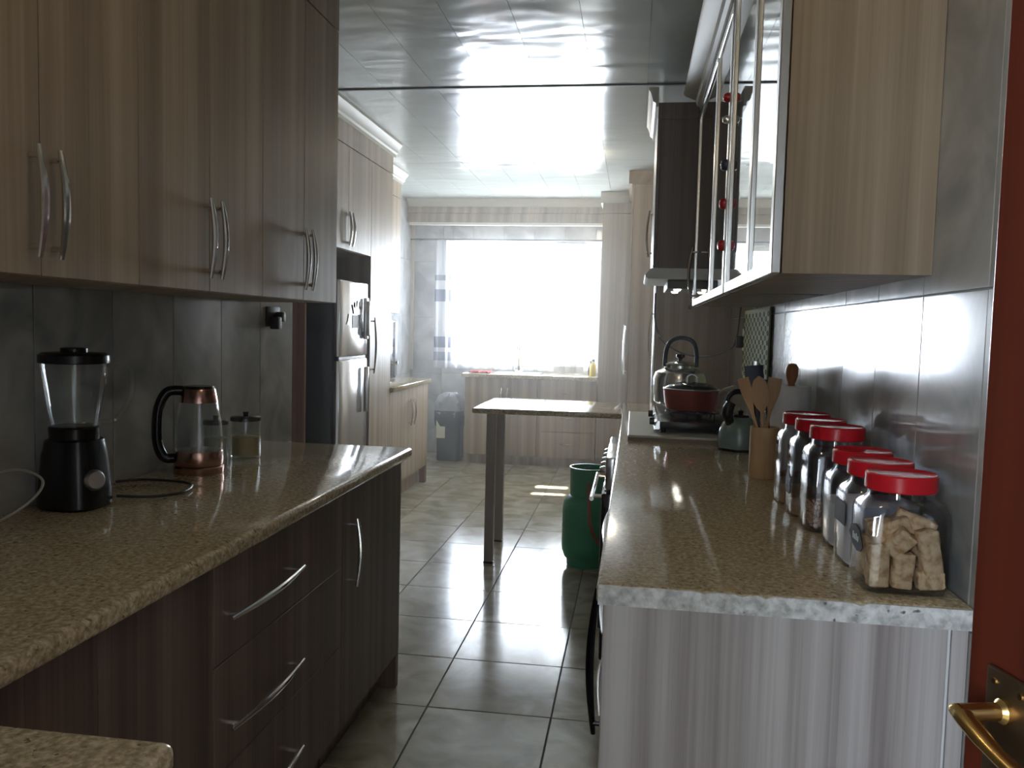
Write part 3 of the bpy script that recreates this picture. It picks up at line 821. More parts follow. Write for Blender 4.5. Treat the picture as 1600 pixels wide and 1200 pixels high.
# curtain rod and sheers
ro = thing('curtain_rod', 'thin dark curtain rod across the window', 'rod', (-1.2, 8.70, 2.295))
obj('rod', tube(B(), [(-2.39, 8.70, 2.295), (-.345, 8.70, 2.295)], .008, 10), 'soft_grey', ro)
for x in (-2.3, -1.26, -.350): obj('bracket', box(B(), x - .006, x + .006, 8.705, 8.795, 2.285, 2.305), 'soft_grey', ro)
def sheer(x0, x1, label, seed, tie=0.0):
    rr = random.Random(seed); bm = B(); nx, nz = 90, 16; V = []
    ph = [rr.uniform(0, 6) for _ in range(3)]
    for j in range(nz + 1):
        z = .93 + (2.30 - .93) * j / nz; row = []
        for i in range(nx + 1):
            u = i / nx; x = x0 + (x1 - x0) * u
            if tie: x -= tie * u * math.sin(PI * min(1, max(0, (2.3 - z) / 1.4)))
            y = 8.735 + .016 * math.sin(u * (x1 - x0) * 62 + ph[0]) + .007 * math.sin(u * (x1 - x0) * 110 + ph[1] + z * 1.2)
            row.append(bm.verts.new((x, y, z)))
        V.append(row)
    for j in range(nz):
        for i in range(nx): bm.faces.new((V[j][i], V[j][i + 1], V[j + 1][i + 1], V[j + 1][i]))
    o = obj('curtain', bm, 'sheer'); tag(o, label, 'curtain'); return o
sheer(-2.13, -1.27, 'left sheer white curtain with grey horizontal bands', 1)
sheer(-1.25, -.83, 'right sheer white curtain with grey bands', 2)
sheer(-.52, -.36, 'narrow gathered end of the sheer curtain beside the corner cupboard', 4, .03)

# bin
bn = thing('rubbish_bin', 'black bin with a grey bag bulging out, standing left of the window cupboards', 'bin', (-1.82, 8.36, 0))
obj('bucket', lathe(B(), [(.115, .002), (.12, .01), (.138, .50), (.144, .505), (.144, .52)], -1.85, 8.36, 32, 5), 'bin_black', bn)
bm = lathe(B(), [(.146, .44), (.150, .50), (.148, .54), (.138, .60), (.11, .66), (.07, .695), (.02, .70)], -1.85, 8.36, 40, 3.2)
rr = random.Random(9)
for v in bm.verts:
    if v.co.z < .69: v.co += Vector((rr.uniform(-.010, .010), rr.uniform(-.010, .010), rr.uniform(-.010, .010)))
obj('bin_bag', bm, 'bag', bn)
obj('bag_skirt', lathe(B(), [(.144, .36), (.153, .43), (.152, .52)], -1.85, 8.36, 40, 4, cap0=False, cap1=False), 'bin_black', bn)
obj('sticker', box(B(), -1.96, -1.87, 8.218, 8.224, .24, .42), 'cream_board', bn, smooth=False)

# gas cylinder
gx, gy = -.232, 4.84
g = thing('gas_cylinder', 'green gas cylinder standing on the floor beside the oven', 'gas cylinder', (gx, gy, 0))
obj('tank', lathe(B(), [(.10, .035), (.135, .05), (.148, .09), (.150, .12), (.150, .225), (.1515, .23), (.150, .235), (.150, .33), (.143, .375), (.120, .405), (.08, .425), (.03, .43)], gx, gy, 48), 'gas_green', g)
obj('foot_ring', lathe(B(), [(.118, .001), (.120, .045), (.112, .045), (.110, .001)], gx, gy, 40, cap0=False, cap1=False), 'gas_green', g)
obj('collar', lathe(B(), [(.108, .41), (.112, .57), (.116, .578), (.108, .578), (.103, .41)], gx, gy, 40, cap0=False, cap1=False), 'gas_green', g)
vl = obj('valve', tube(lathe(B(), [(.014, .43), (.014, .50), (.010, .505), (.010, .53)], gx, gy, 14), [(gx, gy, .48), (gx, gy - .06, .48)], .009), 'brass', g)
obj('valve_wheel', box(B(), gx - .03, gx + .03, gy - .012, gy + .012, .53, .542, .004), 'white', vl)
hs = obj('gas_hose', tube(B(), smooth_path([(gx + .01, gy - .06, .48), (gx + .005, gy - .125, .50), (gx + .01, gy - .165, .42), (gx + .03, gy - .17, .25), (gx + .09, gy - .17, .15), (gx + .17, gy - .22, .10), (gx + .19, gy - .5, .05), (gx + .19, gy - .8, .03)], 8), .009, 8), 'rubber_hose'); tag(hs, 'orange-brown gas hose hanging from the green cylinder', 'hose')

# ceiling light
cl = thing('ceiling_light', 'small glowing ceiling lamp near the far end of the kitchen', 'lamp', (-.45, 6.35, 2.7))
obj('mount', lathe(B(), [(.06, 2.699), (.06, 2.685), (.055, 2.681)], -.45, 6.35, 32), 'white', cl)
obj('globe', lathe(B(), [(.065, 2.68), (.075, 2.66), (.065, 2.63), (.035, 2.612), (.002, 2.608)], -.45, 6.35, 32), 'light_dome', cl)

# ------------------------------------------------------------------ things on the left counter
Z0 = .9155
bx_, by_ = -1.345, 1.845
bl = thing('blender', 'black jug blender with round silver dial on the left worktop', 'blender', (bx_, by_, Z0))
obj('motor_base', lathe(B(), [(.068, Z0), (.074, Z0 + .006), (.072, Z0 + .05), (.065, Z0 + .13), (.058, Z0 + .165), (.048, Z0 + .172)], bx_, by_, 40, 3.2), 'black', bl)
jg = obj('jug', lathe(B(), [(.048, Z0 + .175), (.052, Z0 + .20), (.063, Z0 + .26), (.072, Z0 + .32), (.075, Z0 + .355), (.072, Z0 + .355), (.068, Z0 + .32), (.058, Z0 + .255), (.046, Z0 + .185)], bx_, by_, 12, cap1=False), 'glass', bl)
obj('jug_collar', lathe(B(), [(.056, Z0 + .166), (.058, Z0 + .195), (.054, Z0 + .20)], bx_, by_, 32), 'black', bl)
obj('lid', lathe(B(), [(.076, Z0 + .352), (.079, Z0 + .354), (.079, Z0 + .372), (.070, Z0 + .378), (.030, Z0 + .380), (.030, Z0 + .388), (.026, Z0 + .390)], bx_, by_, 32), 'black', bl)
obj('handle', tube(B(), smooth_path([(bx_ + .055, by_ + .04, Z0 + .35), (bx_ + .095, by_ + .075, Z0 + .345), (bx_ + .10, by_ + .08, Z0 + .28), (bx_ + .075, by_ + .06, Z0 + .215), (bx_ + .045, by_ + .035, Z0 + .205)], 6), .008, 10), 'glass', bl)
dl = obj('dial', lathe(B(), [(.026, 0), (.026, .012), (.020, .022)], n=24, axis=((bx_ + .062, by_ - .024, Z0 + .072), (.85, -.45, .1))), 'aluminium', bl)
obj('blade', box(B(), bx_ - .025, bx_ + .025, by_ - .006, by_ + .006, Z0 + .205, Z0 + .209), 'chrome', bl)
cd = obj('power_cord', tube(B(), smooth_path([(bx_ + .05, by_ + .09, Z0 + .010), (bx_ + .12, by_ + .12, Z0 + .006), (bx_ + .17, by_ + .19, Z0 + .006), (bx_ + .13, by_ + .30, Z0 + .008), (bx_ - .02, by_ + .33, Z0 + .006), (bx_ - .08, by_ + .28, Z0 + .006)], 8), .0038, 8), 'cable'); tag(cd, 'black cord curling on the worktop between blender and glass kettle', 'cord')
cd = obj('power_cord', tube(B(), smooth_path([(-1.42, 1.42, Z0 + .006), (-1.33, 1.52, Z0 + .02), (-1.28, 1.60, Z0 + .06), (-1.29, 1.66, Z0 + .10), (-1.36, 1.66, Z0 + .12), (-1.42, 1.60, Z0 + .09), (-1.43, 1.50, Z0 + .02)], 8), .003, 8), 'pale_cable'); tag(cd, 'thin pale cord looped on the worktop left of the blender', 'cord')

kx, ky = -1.305, 2.36
kt = thing('glass_kettle', 'glass electric kettle with copper bands and black handle', 'kettle', (kx, ky, Z0))
obj('power_base', lathe(B(), [(.072, Z0), (.074, Z0 + .018), (.070, Z0 + .022)], kx, ky, 40), 'copper_steel', kt)
obj('lower_band', lathe(B(), [(.069, Z0 + .024), (.071, Z0 + .03), (.071, Z0 + .062), (.069, Z0 + .068)], kx, ky, 40), 'copper_steel', kt)
obj('glass_body', lathe(B(), [(.069, Z0 + .068), (.070, Z0 + .10), (.067, Z0 + .15), (.055, Z0 + .215), (.052, Z0 + .215), (.064, Z0 + .15), (.067, Z0 + .07)], kx, ky, 40, cap0=False, cap1=False), 'glass', kt)
obj('top_band', lathe(B(), [(.0555, Z0 + .215), (.054, Z0 + .225), (.049, Z0 + .252), (.047, Z0 + .256)], kx, ky, 40), 'copper_steel', kt)
obj('lid', lathe(B(), [(.047, Z0 + .257), (.043, Z0 + .264), (.02, Z0 + .266)], kx, ky, 32), 'black', kt)
hx = (-.86, -.50)
obj('handle', tube(B(), smooth_path([(kx + hx[0] * .045, ky + hx[1] * .045, Z0 + .25), (kx + hx[0] * .09, ky + hx[1] * .09, Z0 + .245), (kx + hx[0] * .115, ky + hx[1] * .115, Z0 + .19), (kx + hx[0] * .118, ky + hx[1] * .118, Z0 + .10), (kx + hx[0] * .10, ky + hx[1] * .10, Z0 + .05), (kx + hx[0] * .07, ky + hx[1] * .07, Z0 + .045)], 6), .015, 12), 'black', kt)

for (x, y, r, h, lab, fill, fc) in ((-1.305, 2.67, .050, .125, 'small glass jar half full of yellowish powder beside the kettle', 'coffee_jar_fill', .55), (-1.385, 2.615, .040, .115, 'small glass jar with white contents just behind the kettle', 'flour', .6)):
    j = thing('glass_jar', lab, 'jar', (x, y, Z0))
    obj('container', lathe(B(), [(r * .94, Z0), (r, Z0 + .006), (r, Z0 + h), (r * .9, Z0 + h), (r * .92, Z0 + .012)], x, y, 32, cap1=False), 'glass', j)
    obj('lid', lathe(B(), [(r * 1.03, Z0 + h), (r * 1.03, Z0 + h + .012), (r * .9, Z0 + h + .016), (.008, Z0 + h + .017), (.010, Z0 + h + .03)], x, y, 32), 'smoke_glass', j)
    c = obj('jar_contents', lathe(B(), [(r * .9, Z0 + .008), (r * .91, Z0 + .014), (r * .91, Z0 + h * fc), (r * .5, Z0 + h * fc + .004)], x, y, 28), fill); tag(c, lab.replace('small glass jar half full of ', '').replace('small glass jar with ', '') + ' inside its jar', 'powder', kind='stuff')

sk_ = thing('wall_socket', 'dark plug in a socket high on the left wall tiles below the last cabinet', 'socket', (XL, 3.19, 1.40))
obj('plate', box(B(), XL + .0005, XL + .010, 3.13, 3.25, 1.36, 1.44, .003), 'black_matte', sk_)
obj('plug', box(B(), XL + .010, XL + .045, 3.15, 3.19, 1.35, 1.40, .005), 'black_matte', sk_)
obj('plug', box(B(), XL + .010, XL + .040, 3.20, 3.24, 1.38, 1.42, .005), 'black_matte', sk_)

# ------------------------------------------------------------------ things on the right counter
def jar(x, y, label, hh=0.0):
    t = thing('storage_jar', label, 'jar', (x, y, Z0))
    ZT_ = Z0 + hh
    pr = [(.062, Z0), (.071, Z0 + .004), (.073, Z0 + .012), (.073, ZT_ + .145), (.069, ZT_ + .160), (.058, ZT_ + .172), (.056, ZT_ + .190), (.053, ZT_ + .190), (.055, ZT_ + .170), (.067, ZT_ + .155), (.070, ZT_ + .14), (.070, Z0 + .014)]
    # chamfered square body: superellipse with high exponent, corners flattened
    bm = B(); rings = []
    n = 32
    for r, z in pr:
        ring = []
        k_ = min(1, max(0, (ZT_ + .172 - z) / .03)); e = 2 + 4.5 * k_
        for k in range(n):
            a = 2 * PI * k / n; c, s = math.cos(a), math.sin(a)
            m = (abs(c) ** e + abs(s) ** e) ** (-1 / e)
            ring.append(bm.verts.new((x + c * m * r, y + s * m * r * .92, z)))
        rings.append(ring)
    for a, b_ in zip(rings, rings[1:]):
        for k in range(n): bm.faces.new((a[k], a[(k + 1) % n], b_[(k + 1) % n], b_[k]))
    bm.faces.new(rings[0][::-1])
    obj('container', bm, 'jar_plastic', t)
    bm = lathe(B(), [(.0615, ZT_ + .184), (.063, ZT_ + .186), (.0625, ZT_ + .212), (.059, ZT_ + .215), (.055, ZT_ + .2125), (.02, ZT_ + .2115)], x, y, 48)
    obj('lid', bm, 'red_plastic', t)
    return t
def fill(x, y, h, mat, label, cat, bump=.003, seed=1):
    rr = random.Random(seed)
    bm = lathe(B(), [(.060, Z0 + .0045), (.067, Z0 + .008), (.067, Z0 + h * .5), (.067, Z0 + h), (.045, Z0 + h + .006), (.02, Z0 + h + .008)], x, y, 40, 5.5, 1, .92)
    for v in bm.verts:
        if v.co.z > Z0 + h - .001: v.co.z += rr.uniform(-bump, bump)
    o = obj('jar_contents', bm, mat); tag(o, label, cat, kind='stuff'); return o
JP = [(.499, 1.615), (.504, 1.765), (.508, 1.915), (.488, 2.065), (.483, 2.220), (.478, 2.375)]
jA = jar(*JP[0], 'red-lidded clear jar full of rusks, nearest the camera')
jB = jar(*JP[1], 'red-lidded jar of white flour with a black rectangular label, behind the rusk jar')
jC = jar(*JP[2], 'red-lidded jar with pale contents, third from the near end of the counter')
jD = jar(*JP[3], 'red-lidded jar with pinkish crumbs at its bottom, first of the farther three', .035)
jE = jar(*JP[4], 'red-lidded jar with a bottle-shaped black label, middle of the farther three', .035)
jF = jar(*JP[5], 'red-lidded jar farthest from the camera beside the paper towel', .035)
fill(*JP[1], .13, 'flour', 'white flour filling the jar behind the rusks', 'flour')
fill(*JP[2], .10, 'flour', 'white sugar in the third red-lidded jar', 'sugar')
fill(*JP[4], .030, 'oats', 'thin layer of brown flakes in the jar with the bottle-shaped label', 'flakes', seed=4)
fill(*JP[5], .038, 'oats', 'brown flakes low in the farthest red-lidded jar', 'flakes', seed=5)
# granola crumbs: heap of small chunks
rr = random.Random(11); bm = B()
x0, y0 = JP[3]
for k in range(420):
    s = rr.uniform(.004, .009); px = x0 + rr.uniform(-.057, .057); py = y0 + rr.uniform(-.051, .051); pz = Z0 + .010 + rr.uniform(0, .050)
    R = Matrix.Rotation(rr.uniform(0, 6), 3, Vector((rr.random(), rr.random(), rr.random() + .01)).normalized())
    box(bm, px - s / 2, px + s / 2, py - s / 2, py + s / 2, pz - s * .3, pz + s * .3, rot=R)
o = obj('cereal_crumbs', bm, 'granola', smooth=False); tag(o, 'pinkish brown cereal crumbs in the first of the farther jars', 'cereal', kind='stuff')
# labels on jars (left faces, towards the aisle)
def jlabel(parent, x, y, poly, text=None):
    bm = B(); prism(bm, [(y + a, Z0 + b_) for a, b_ in poly], 'X', x - .0752, x - .0738)
    o = obj('label', bm, 'label_black', parent, smooth=False)
    if text:
        t = B()
        for (a0, a1, b0, b1) in text: box(t, x - .0758, x - .0753, y + a0, y + a1, Z0 + b0, Z0 + b1)
        obj('lettering', t, 'label_text', o, smooth=False)
leaf = [(-.050, .082), (-.035, .070), (-.010, .066), (.020, .072), (.048, .090), (.035, .106), (.005, .114), (-.025, .106)]
jlabel(jA, *JP[0], leaf, [(-.02 + k * .011, -.014 + k * .011, .084, .094 + (k % 2) * .003) for k in range(4)])
jlabel(jB, *JP[1], [(-.045, .085), (.040, .085), (.040, .130), (-.045, .130)])
jlabel(jE, *JP[4], [(-.032, .066), (-.018, .055), (.018, .055), (.030, .066), (.030, .094), (.012, .108), (.010, .125), (-.010, .125), (-.010, .108), (-.032, .096)], [(-.022 + k * .012, -.016 + k * .012, .075, .088) for k in range(4)])
# rusks: one built, the rest copied
def rusk_mesh(seed):
    rr = random.Random(seed)
    bm = box(B(), -.018, .018, -.014, .014, -.042, .042, .006, 2)
    bmesh.ops.subdivide_edges(bm, edges=[e for e in bm.edges if e.calc_length() > .02], cuts=3)
    for v in bm.verts: v.co += Vector((rr.uniform(-.0014, .0014), rr.uniform(-.0014, .0014), rr.uniform(-.0016, .0016)))
    return bm
rx, ry = JP[0]
spots = [  # x, y offset, z, rot euler, scale z
    (-.046, -.044, .046, (0, 0, .1), .92), (-.004, -.046, .040, (0, .08, 0), .78), (.044, -.044, .026, (0, 1.5, 0), .55),
    (.040, -.046, .075, (0, -.18, .1), 1.0), (-.012, -.046, .090, (.2, .75, 0), .62), (-.040, .000, .045, (0, .1, 1.2), .9),
    (.000, .000, .045, (0, .1, .4), .9), (.042, .002, .045, (0, 0, .9), .9), (-.040, .042, .044, (0, 0, .4), .9), (.002, .042, .044, (.1, 0, 0), .9), (.042, .042, .044, (0, 0, 0), .9),
    (-.024, -.026, .110, (.1, 1.25, .2), .85), (.022, -.016, .120, (0, 1.95, -.2), .85), (-.018, .022, .103, (.1, 1.4, .3), .8), (.024, .026, .100, (0, 1.5, 1.6), .7)]
protos = [rusk_mesh(k) for k in range(3)]
rk = []
for k, pb in enumerate(protos):
    rk.append(obj('rusk', pb, 'rusk', smooth=True))
for i, (dx, dy, dz, e, s) in enumerate(spots):
    if i < 3: o = rk[i]
    else: o = rk[i % 3].copy(); C.objects.link(o)
    o.location = (rx + dx, ry + dy, Z0 + dz + .004); o.rotation_euler = e; o.scale = (1, 1, s)
    RL = ['upright rusk at the front left of the nearest jar', 'shorter upright rusk at the front middle of the nearest jar', 'small rusk lying at the front right bottom of the nearest jar', 'tall slanting rusk at the front right of the nearest jar', 'tilted rusk resting across the front middle of the nearest jar']
    top = {11: 'long rusk lying at the upper left of the heap in the nearest jar', 12: 'topmost tilted rusk at the upper right in the nearest jar'}
    lb_ = RL[i] if i < 5 else top.get(i, 'golden rusk packed behind the front ones inside the nearest red-lidded jar')
    tag(o, lb_, 'rusk', 'rusks in the nearest jar')

# utensil holder with spoons
ux, uy = .428, 2.765
uh = obj('utensil_holder', lathe(B(), [(.043, Z0), (.045, Z0 + .003), (.045, Z0 + .165), (.040, Z0 + .165), (.040, Z0 + .01)], ux, uy, 32, cap1=False), 'bamboo'); tag(uh, 'round bamboo holder full of wooden spoons', 'utensil holder')
def spoon(base, tip, w_, L, mat, label, head='oval', name='wooden_spoon', cat='spoon'):
    base, tip = Vector(base), Vector(tip); d = (tip - base).normalized()
    side = d.cross(Vector((0, 1, 0))).normalized(); nrm = side.cross(d)
    bm = B(); n = 30; hs_ = []
    tot = (tip - base).length; pts = []
    for k in range(n + 1):
        t = k / n; p = base + d * tot * t
        if t < .62: wd = .0055
        elif head == 'oval':
            q = (t - .62) / .38; wd = max(.0055 if q < .5 else .002, w_ * math.sqrt(max(0, 1 - ((q - .53) / .472) ** 2)))
        else:
            q = (t - .62) / .38; wd = .0055 + (w_ - .0055) * min(1, q * 1.6)
        th = .0045 if t < .62 else .003
        ring = [bm.verts.new(p + side * (wd * math.cos(2 * PI * j / 10)) + nrm * (th * math.sin(2 * PI * j / 10))) for j in range(10)]
        pts.append(ring)
    for a, b_ in zip(pts, pts[1:]):
        for j in range(10): bm.faces.new((a[j], a[(j + 1) % 10], b_[(j + 1) % 10], b_[j]))
    bm.faces.new(pts[0][::-1]); bm.faces.new(pts[-1])
    o = obj(name, bm, mat); tag(o, label, cat); return o
spoon((ux + .012, uy - .01, Z0 + .02), (ux - .030, uy - .03, 1.245), .027, 0, 'beech', 'round-headed wooden spoon standing in the front of the bamboo holder')
spoon((ux + .02, uy + .01, Z0 + .02), (ux - .075, uy + .0, 1.235), .018, 0, 'beech', 'wooden spatula leaning left out of the bamboo holder', 'flat', 'wooden_spatula', 'spatula')
spoon((ux - .01, uy + .01, Z0 + .02), (ux + .03, uy + .02, 1.238), .022, 0, 'beech', 'wooden turner leaning right in the bamboo holder', 'flat', 'wooden_spatula', 'spatula')
spoon((ux + .00, uy + .02, Z0 + .02), (ux - .035, uy + .06, 1.275), .030, 0, 'navy', 'dark navy spatula behind the wooden spoons', 'flat', 'plastic_spatula', 'spatula')
spoon((ux + .02, uy + .02, Z0 + .02), (ux + .012, uy + .055, 1.23), .012, 0, 'black', 'black handled utensil behind the round wooden spoon', 'flat', 'plastic_utensil', 'utensil')

# paper towel
tx, ty = .524, 2.87
pt_ = thing('paper_towel_holder', 'wooden stand holding a white paper towel roll', 'towel holder', (tx, ty, Z0))
obj('base', lathe(B(), [(.068, Z0), (.070, Z0 + .004), (.070, Z0 + .014), (.066, Z0 + .017)], tx, ty, 40), 'knob_wood', pt_)
obj('post', lathe(B(), [(.012, Z0 + .017), (.012, Z0 + .305), (.015, Z0 + .31), (.020, Z0 + .33), (.021, Z0 + .352), (.014, Z0 + .366), (.004, Z0 + .369)], tx, ty, 24), 'knob_wood', pt_)
rl = obj('paper_roll', lathe(B(), [(.020, Z0 + .018), (.062, Z0 + .018), (.064, Z0 + .020), (.064, Z0 + .292), (.062, Z0 + .294), (.020, Z0 + .294), (.020, Z0 + .018)], tx, ty, 48, cap0=False, cap1=False), 'paper'); tag(rl, 'white paper towel roll standing behind the jars', 'paper towel')

# board under the hob
bd = thing('hob_board', 'cream board with a brown edge under the gas hob', 'board', (.2, 4.05, Z0))
obj('core', box(B(), -.012, .455, 3.543, 4.60, Z0, Z0 + .012), 'board_edge', bd, smooth=False)
obj('face', box(B(), -.012, .455, 3.545, 4.60, Z0 + .012, Z0 + .022, .002, 1), 'cream_board', bd, smooth=False)
ZH = Z0 + .0225
hb = thing('gas_hob', 'black two-burner gas hob with chrome sides under kettle and pot', 'gas hob', (.28, 4.0, ZH))
obj('tray', box(B(), .125, .43, 3.66, 4.42, ZH + .018, ZH + .050, .006), 'black', hb)
obj('front_plate', prism(B(), [(.100, ZH + .015), (.124, ZH + .015), (.124, ZH + .052), (.115, ZH + .052)], 'Y', 3.66, 4.42), 'chrome', hb)
for k in range(2):
    yc = 3.87 + k * .34
    obj('burner', lathe(B(), [(.045, ZH + .050), (.045, ZH + .062), (.030, ZH + .068)], .275, yc, 28), 'black', hb)
    bm = B()
    for a in range(4):
        dx, dy = math.cos(a * PI / 2 + PI / 4), math.sin(a * PI / 2 + PI / 4)
        tube(bm, [(.275 + dx * .13, yc + dy * .13, ZH + .050), (.275 + dx * .13, yc + dy * .13, ZH + .080), (.275 + dx * .04, yc + dy * .04, ZH + .080)], .004, 6)
    lathe(bm, [(.117, ZH + .076), (.123, ZH + .076), (.123, ZH + .082), (.117, ZH + .082), (.117, ZH + .076)], .275, yc, 28, cap0=False, cap1=False)
    obj('pan_support', bm, 'black', hb)
    obj('knob', lathe(B(), [(.018, 0), (.016, .022)], n=16, axis=((.105, yc - .05, ZH + .034), (-1, 0, 0))), 'black', hb)
for x in (.14, .41):
    for y in (3.69, 4.39): obj('foot', lathe(B(), [(.012, ZH), (.014, ZH + .018)], x, y, 14), 'black', hb)
ZP = ZH + .0845
px_, py_ = .270, 3.88
pot = thing('cooking_pot', 'copper-red lidded pot on the front burner', 'pot', (px_, py_, ZP))
obj('pan', lathe(B(), [(.105, ZP), (.114, ZP + .006), (.124, ZP + .055), (.128, ZP + .090), (.130, ZP + .094), (.124, ZP + .094), (.118, ZP + .05), (.108, ZP + .010)], px_, py_, 48, cap1=False), 'copper', pot)
ld = obj('lid', lathe(B(), [(.124, ZP + .0955), (.118, ZP + .105), (.09, ZP + .120), (.05, ZP + .128), (.012, ZP + .131)], px_, py_, 48), 'smoke_glass', pot)
obj('lid_rim', lathe(B(), [(.127, ZP + .0945), (.130, ZP + .098), (.127, ZP + .102), (.121, ZP + .100)], px_, py_, 48, cap0=False, cap1=False), 'chrome', pot)
obj('lid_handle', tube(B(), smooth_path([(px_ - .022, py_ - .01, ZP + .128), (px_ - .020, py_ - .01, ZP + .152), (px_, py_ - .01, ZP + .164), (px_ + .020, py_ - .01, ZP + .152), (px_ + .022, py_ - .01, ZP + .128)], 6), .005, 10), 'chrome', ld)
obj('side_handle', tube(B(), [(px_ + .115, py_ - .05, ZP + .080), (px_ + .140, py_ - .075, ZP + .100), (px_ + .178, py_ - .12, ZP + .118)], [.008, .012, .012], 12), 'handle_tan', pot)
px_, py_ = .232, 4.215
kt = thing('stovetop_kettle', 'big aluminium stovetop kettle with a black arched handle, on the rear burner', 'kettle', (px_, py_, ZP))
obj('body', lathe(B(), [(.110, ZP), (.124, ZP + .010), (.130, ZP + .06), (.129, ZP + .125), (.118, ZP + .155), (.092, ZP + .172), (.078, ZP + .178), (.078, ZP + .190), (.083, ZP + .194)], px_, py_, 48), 'alu_pot', kt)
ld = obj('lid', lathe(B(), [(.082, ZP + .195), (.078, ZP + .203), (.05, ZP + .212), (.012, ZP + .215)], px_, py_, 40), 'alu_pot', kt)
obj('lid_knob', lathe(B(), [(.012, ZP + .215), (.010, ZP + .224), (.022, ZP + .232), (.020, ZP + .245), (.004, ZP + .249)], px_, py_, 20), 'black', ld)
obj('handle', tube(B(), smooth_path([(px_ - .075, py_ - .02, ZP + .185), (px_ - .072, py_ - .02, ZP + .26), (px_ - .050, py_ - .02, ZP + .31), (px_, py_ - .02, ZP + .328), (px_ + .055, py_ - .02, ZP + .31), (px_ + .075, py_ - .02, ZP + .26), (px_ + .078, py_ - .02, ZP + .185)], 6), .011, 12), 'navy', kt)
obj('spout', tube(B(), smooth_path([(px_ + .03, py_ + .10, ZP + .09), (px_ + .04, py_ + .155, ZP + .13), (px_ + .05, py_ + .18, ZP + .18)], 5), [.024] * 4 + [.020] * 4 + [.015] * 3, 14), 'alu_pot', kt)

# sage kettle beside the board
sx, sy = .545 - .02, 3.46
sx, sy = .432, 3.40
kg = thing('enamel_kettle', 'sage green enamel kettle with black spout and handle, beside the utensil holder', 'kettle', (sx, sy, Z0))
obj('trim_ring', lathe(B(), [(.086, Z0), (.088, Z0 + .006), (.086, Z0 + .010)], sx, sy, 40), 'black', kg)
obj('body', lathe(B(), [(.085, Z0 + .010), (.087, Z0 + .03), (.083, Z0 + .075), (.070, Z0 + .108), (.045, Z0 + .128), (.03, Z0 + .132)], sx, sy, 48), 'sage', kg)
obj('lid', lathe(B(), [(.034, Z0 + .132), (.030, Z0 + .14), (.008, Z0 + .143), (.012, Z0 + .155), (.004, Z0 + .160)], sx, sy, 24), 'black', kg)
obj('spout', tube(B(), smooth_path([(sx - .040, sy - .035, Z0 + .10), (sx - .058, sy - .05, Z0 + .15), (sx - .045, sy - .045, Z0 + .19)], 6), [.018] * 5 + [.022] * 5 + [.020] * 3, 14), 'black', kg)
obj('handle', tube(B(), smooth_path([(sx - .05, sy - .02, Z0 + .12), (sx - .055, sy - .01, Z0 + .20), (sx - .02, sy, Z0 + .232), (sx + .04, sy + .01, Z0 + .215), (sx + .065, sy + .01, Z0 + .15), (sx + .06, sy + .01, Z0 + .10)], 6), .011, 12), 'black', kg)

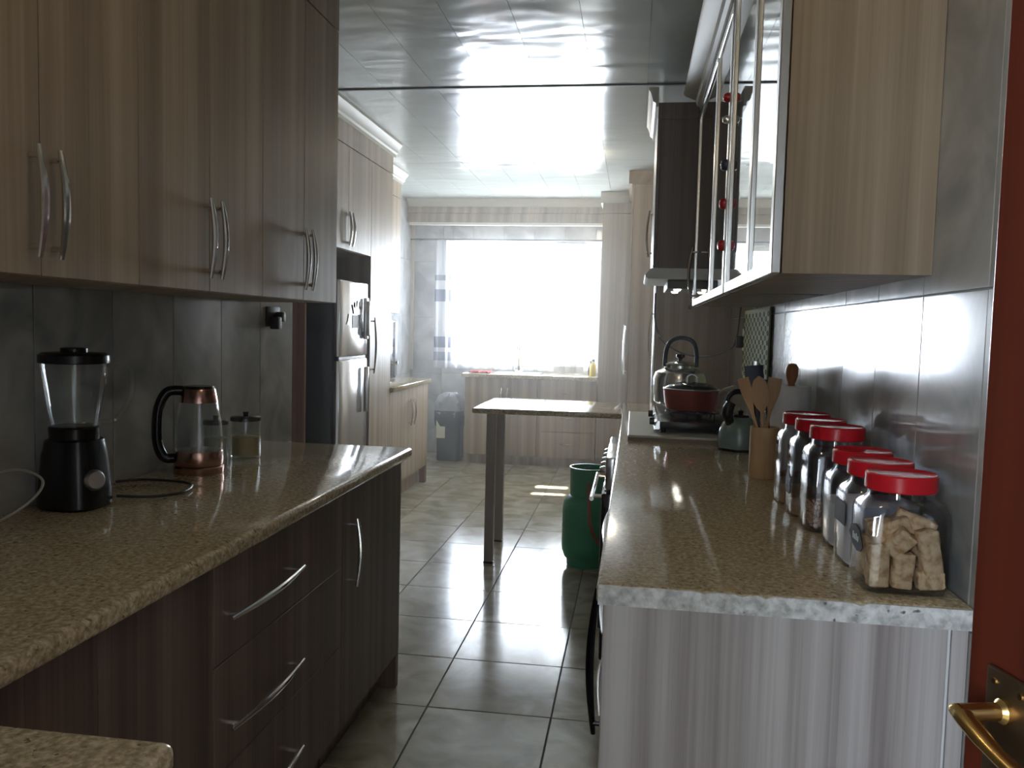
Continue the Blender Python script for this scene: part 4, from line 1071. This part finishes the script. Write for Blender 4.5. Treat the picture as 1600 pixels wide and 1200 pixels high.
# green perforated sheet on the wall, sockets, cable
gp = thing('patterned_board', 'pale green board printed with dark oval rings, leaning on the tiles behind the hob', 'board', (XR - .02, 4.2, Z0))
obj('sheet', box(B(), XR - .016, XR - .008, 3.78, 4.62, 1.10, 1.50, .002, 1), 'tray_green', gp, smooth=False)
bm = B()
for i in range(14):
    for j in range(9):
        y = 3.81 + i * .060; z = 1.125 + j * .043 + (i % 2) * .021
        if z > 1.48: continue
        lathe(bm, [(.0145, 0), (.0145, .002), (.010, .002), (.010, 0)], n=10, cap0=False, cap1=False, sx=.85, sy=1.3, axis=((XR - .0162, y, z), (-1, 0, 0)))
o = obj('ring_pattern', bm, 'tray_holes', gp, smooth=False, kind='stuff')
for (y, z, lab) in ((4.67, 1.345, 'white wall socket with a black plug, left of the green patterned board'), (4.05, 1.19, 'white wall socket in front of the green patterned board')):
    s = thing('wall_socket', lab, 'socket', (XR - .02, y, z))
    xx = XR - .0005 if y > 4.65 else XR - .0195
    obj('plate', box(B(), xx - .010, xx, y - .045, y + .045, z - .06, z + .06, .003), 'white', s)
    if y > 4.65: obj('plug', box(B(), xx - .05, xx - .010, y - .02, y + .025, z - .045, z + .02, .006), 'black', s)
cd = obj('power_cord', tube(B(), smooth_path([(.125, 5.36, 1.62), (.13, 5.35, 1.45), (.17, 5.3, 1.33), (.28, 5.15, 1.255), (.42, 4.95, 1.24), (.53, 4.75, 1.29), (.555, 4.67, 1.36), (.56, 4.60, 1.50), (.56, 4.5, 1.60)], 8), .005, 8), 'cable'); tag(cd, 'dark cable sagging behind the kettle from the cupboard edge to the plug', 'cable')
nb = obj('wall_fixing', lathe(B(), [(.012, 0), (.010, .010)], n=12, axis=((.345, 5.3995, 1.535), (0, -1, 0))), 'black'); tag(nb, 'small black hole cover on the wooden side above the kettle', 'fixing')

# ------------------------------------------------------------------ added haze volume standing in for the glare of the window
hm = bpy.data.materials.new('glare_haze'); hm.use_nodes = True; nt = hm.node_tree
nt.nodes.remove(nt.nodes['Principled BSDF'])
vs = N(nt, 'ShaderNodeVolumeScatter'); vs.inputs['Density'].default_value = .024; vs.inputs['Anisotropy'].default_value = .55
gy_ = N(nt, 'ShaderNodeNewGeometry'); sy_ = N(nt, 'ShaderNodeSeparateXYZ'); nt.links.new(gy_.outputs['Position'], sy_.inputs[0])
mr_ = N(nt, 'ShaderNodeMapRange'); nt.links.new(sy_.outputs[1], mr_.inputs[0])
mr_.inputs[1].default_value = 1.8; mr_.inputs[2].default_value = 8.6; mr_.inputs[3].default_value = 0.0; mr_.inputs[4].default_value = .052
nt.links.new(mr_.outputs[0], vs.inputs['Density'])
nt.links.new(vs.outputs[0], nt.nodes['Material Output'].inputs['Volume']); M['glare_haze'] = hm
hz_ = obj('glare_haze', box(B(), XA - .06, XR + .06, -2.56, YF + .19, -.05, H + .06), 'glare_haze', smooth=False)
tag(hz_, 'added haze volume imitating window glare, denser towards the window', 'haze', kind='stuff')
cy.volume_bounces = 1; cy.volume_step_rate = 4
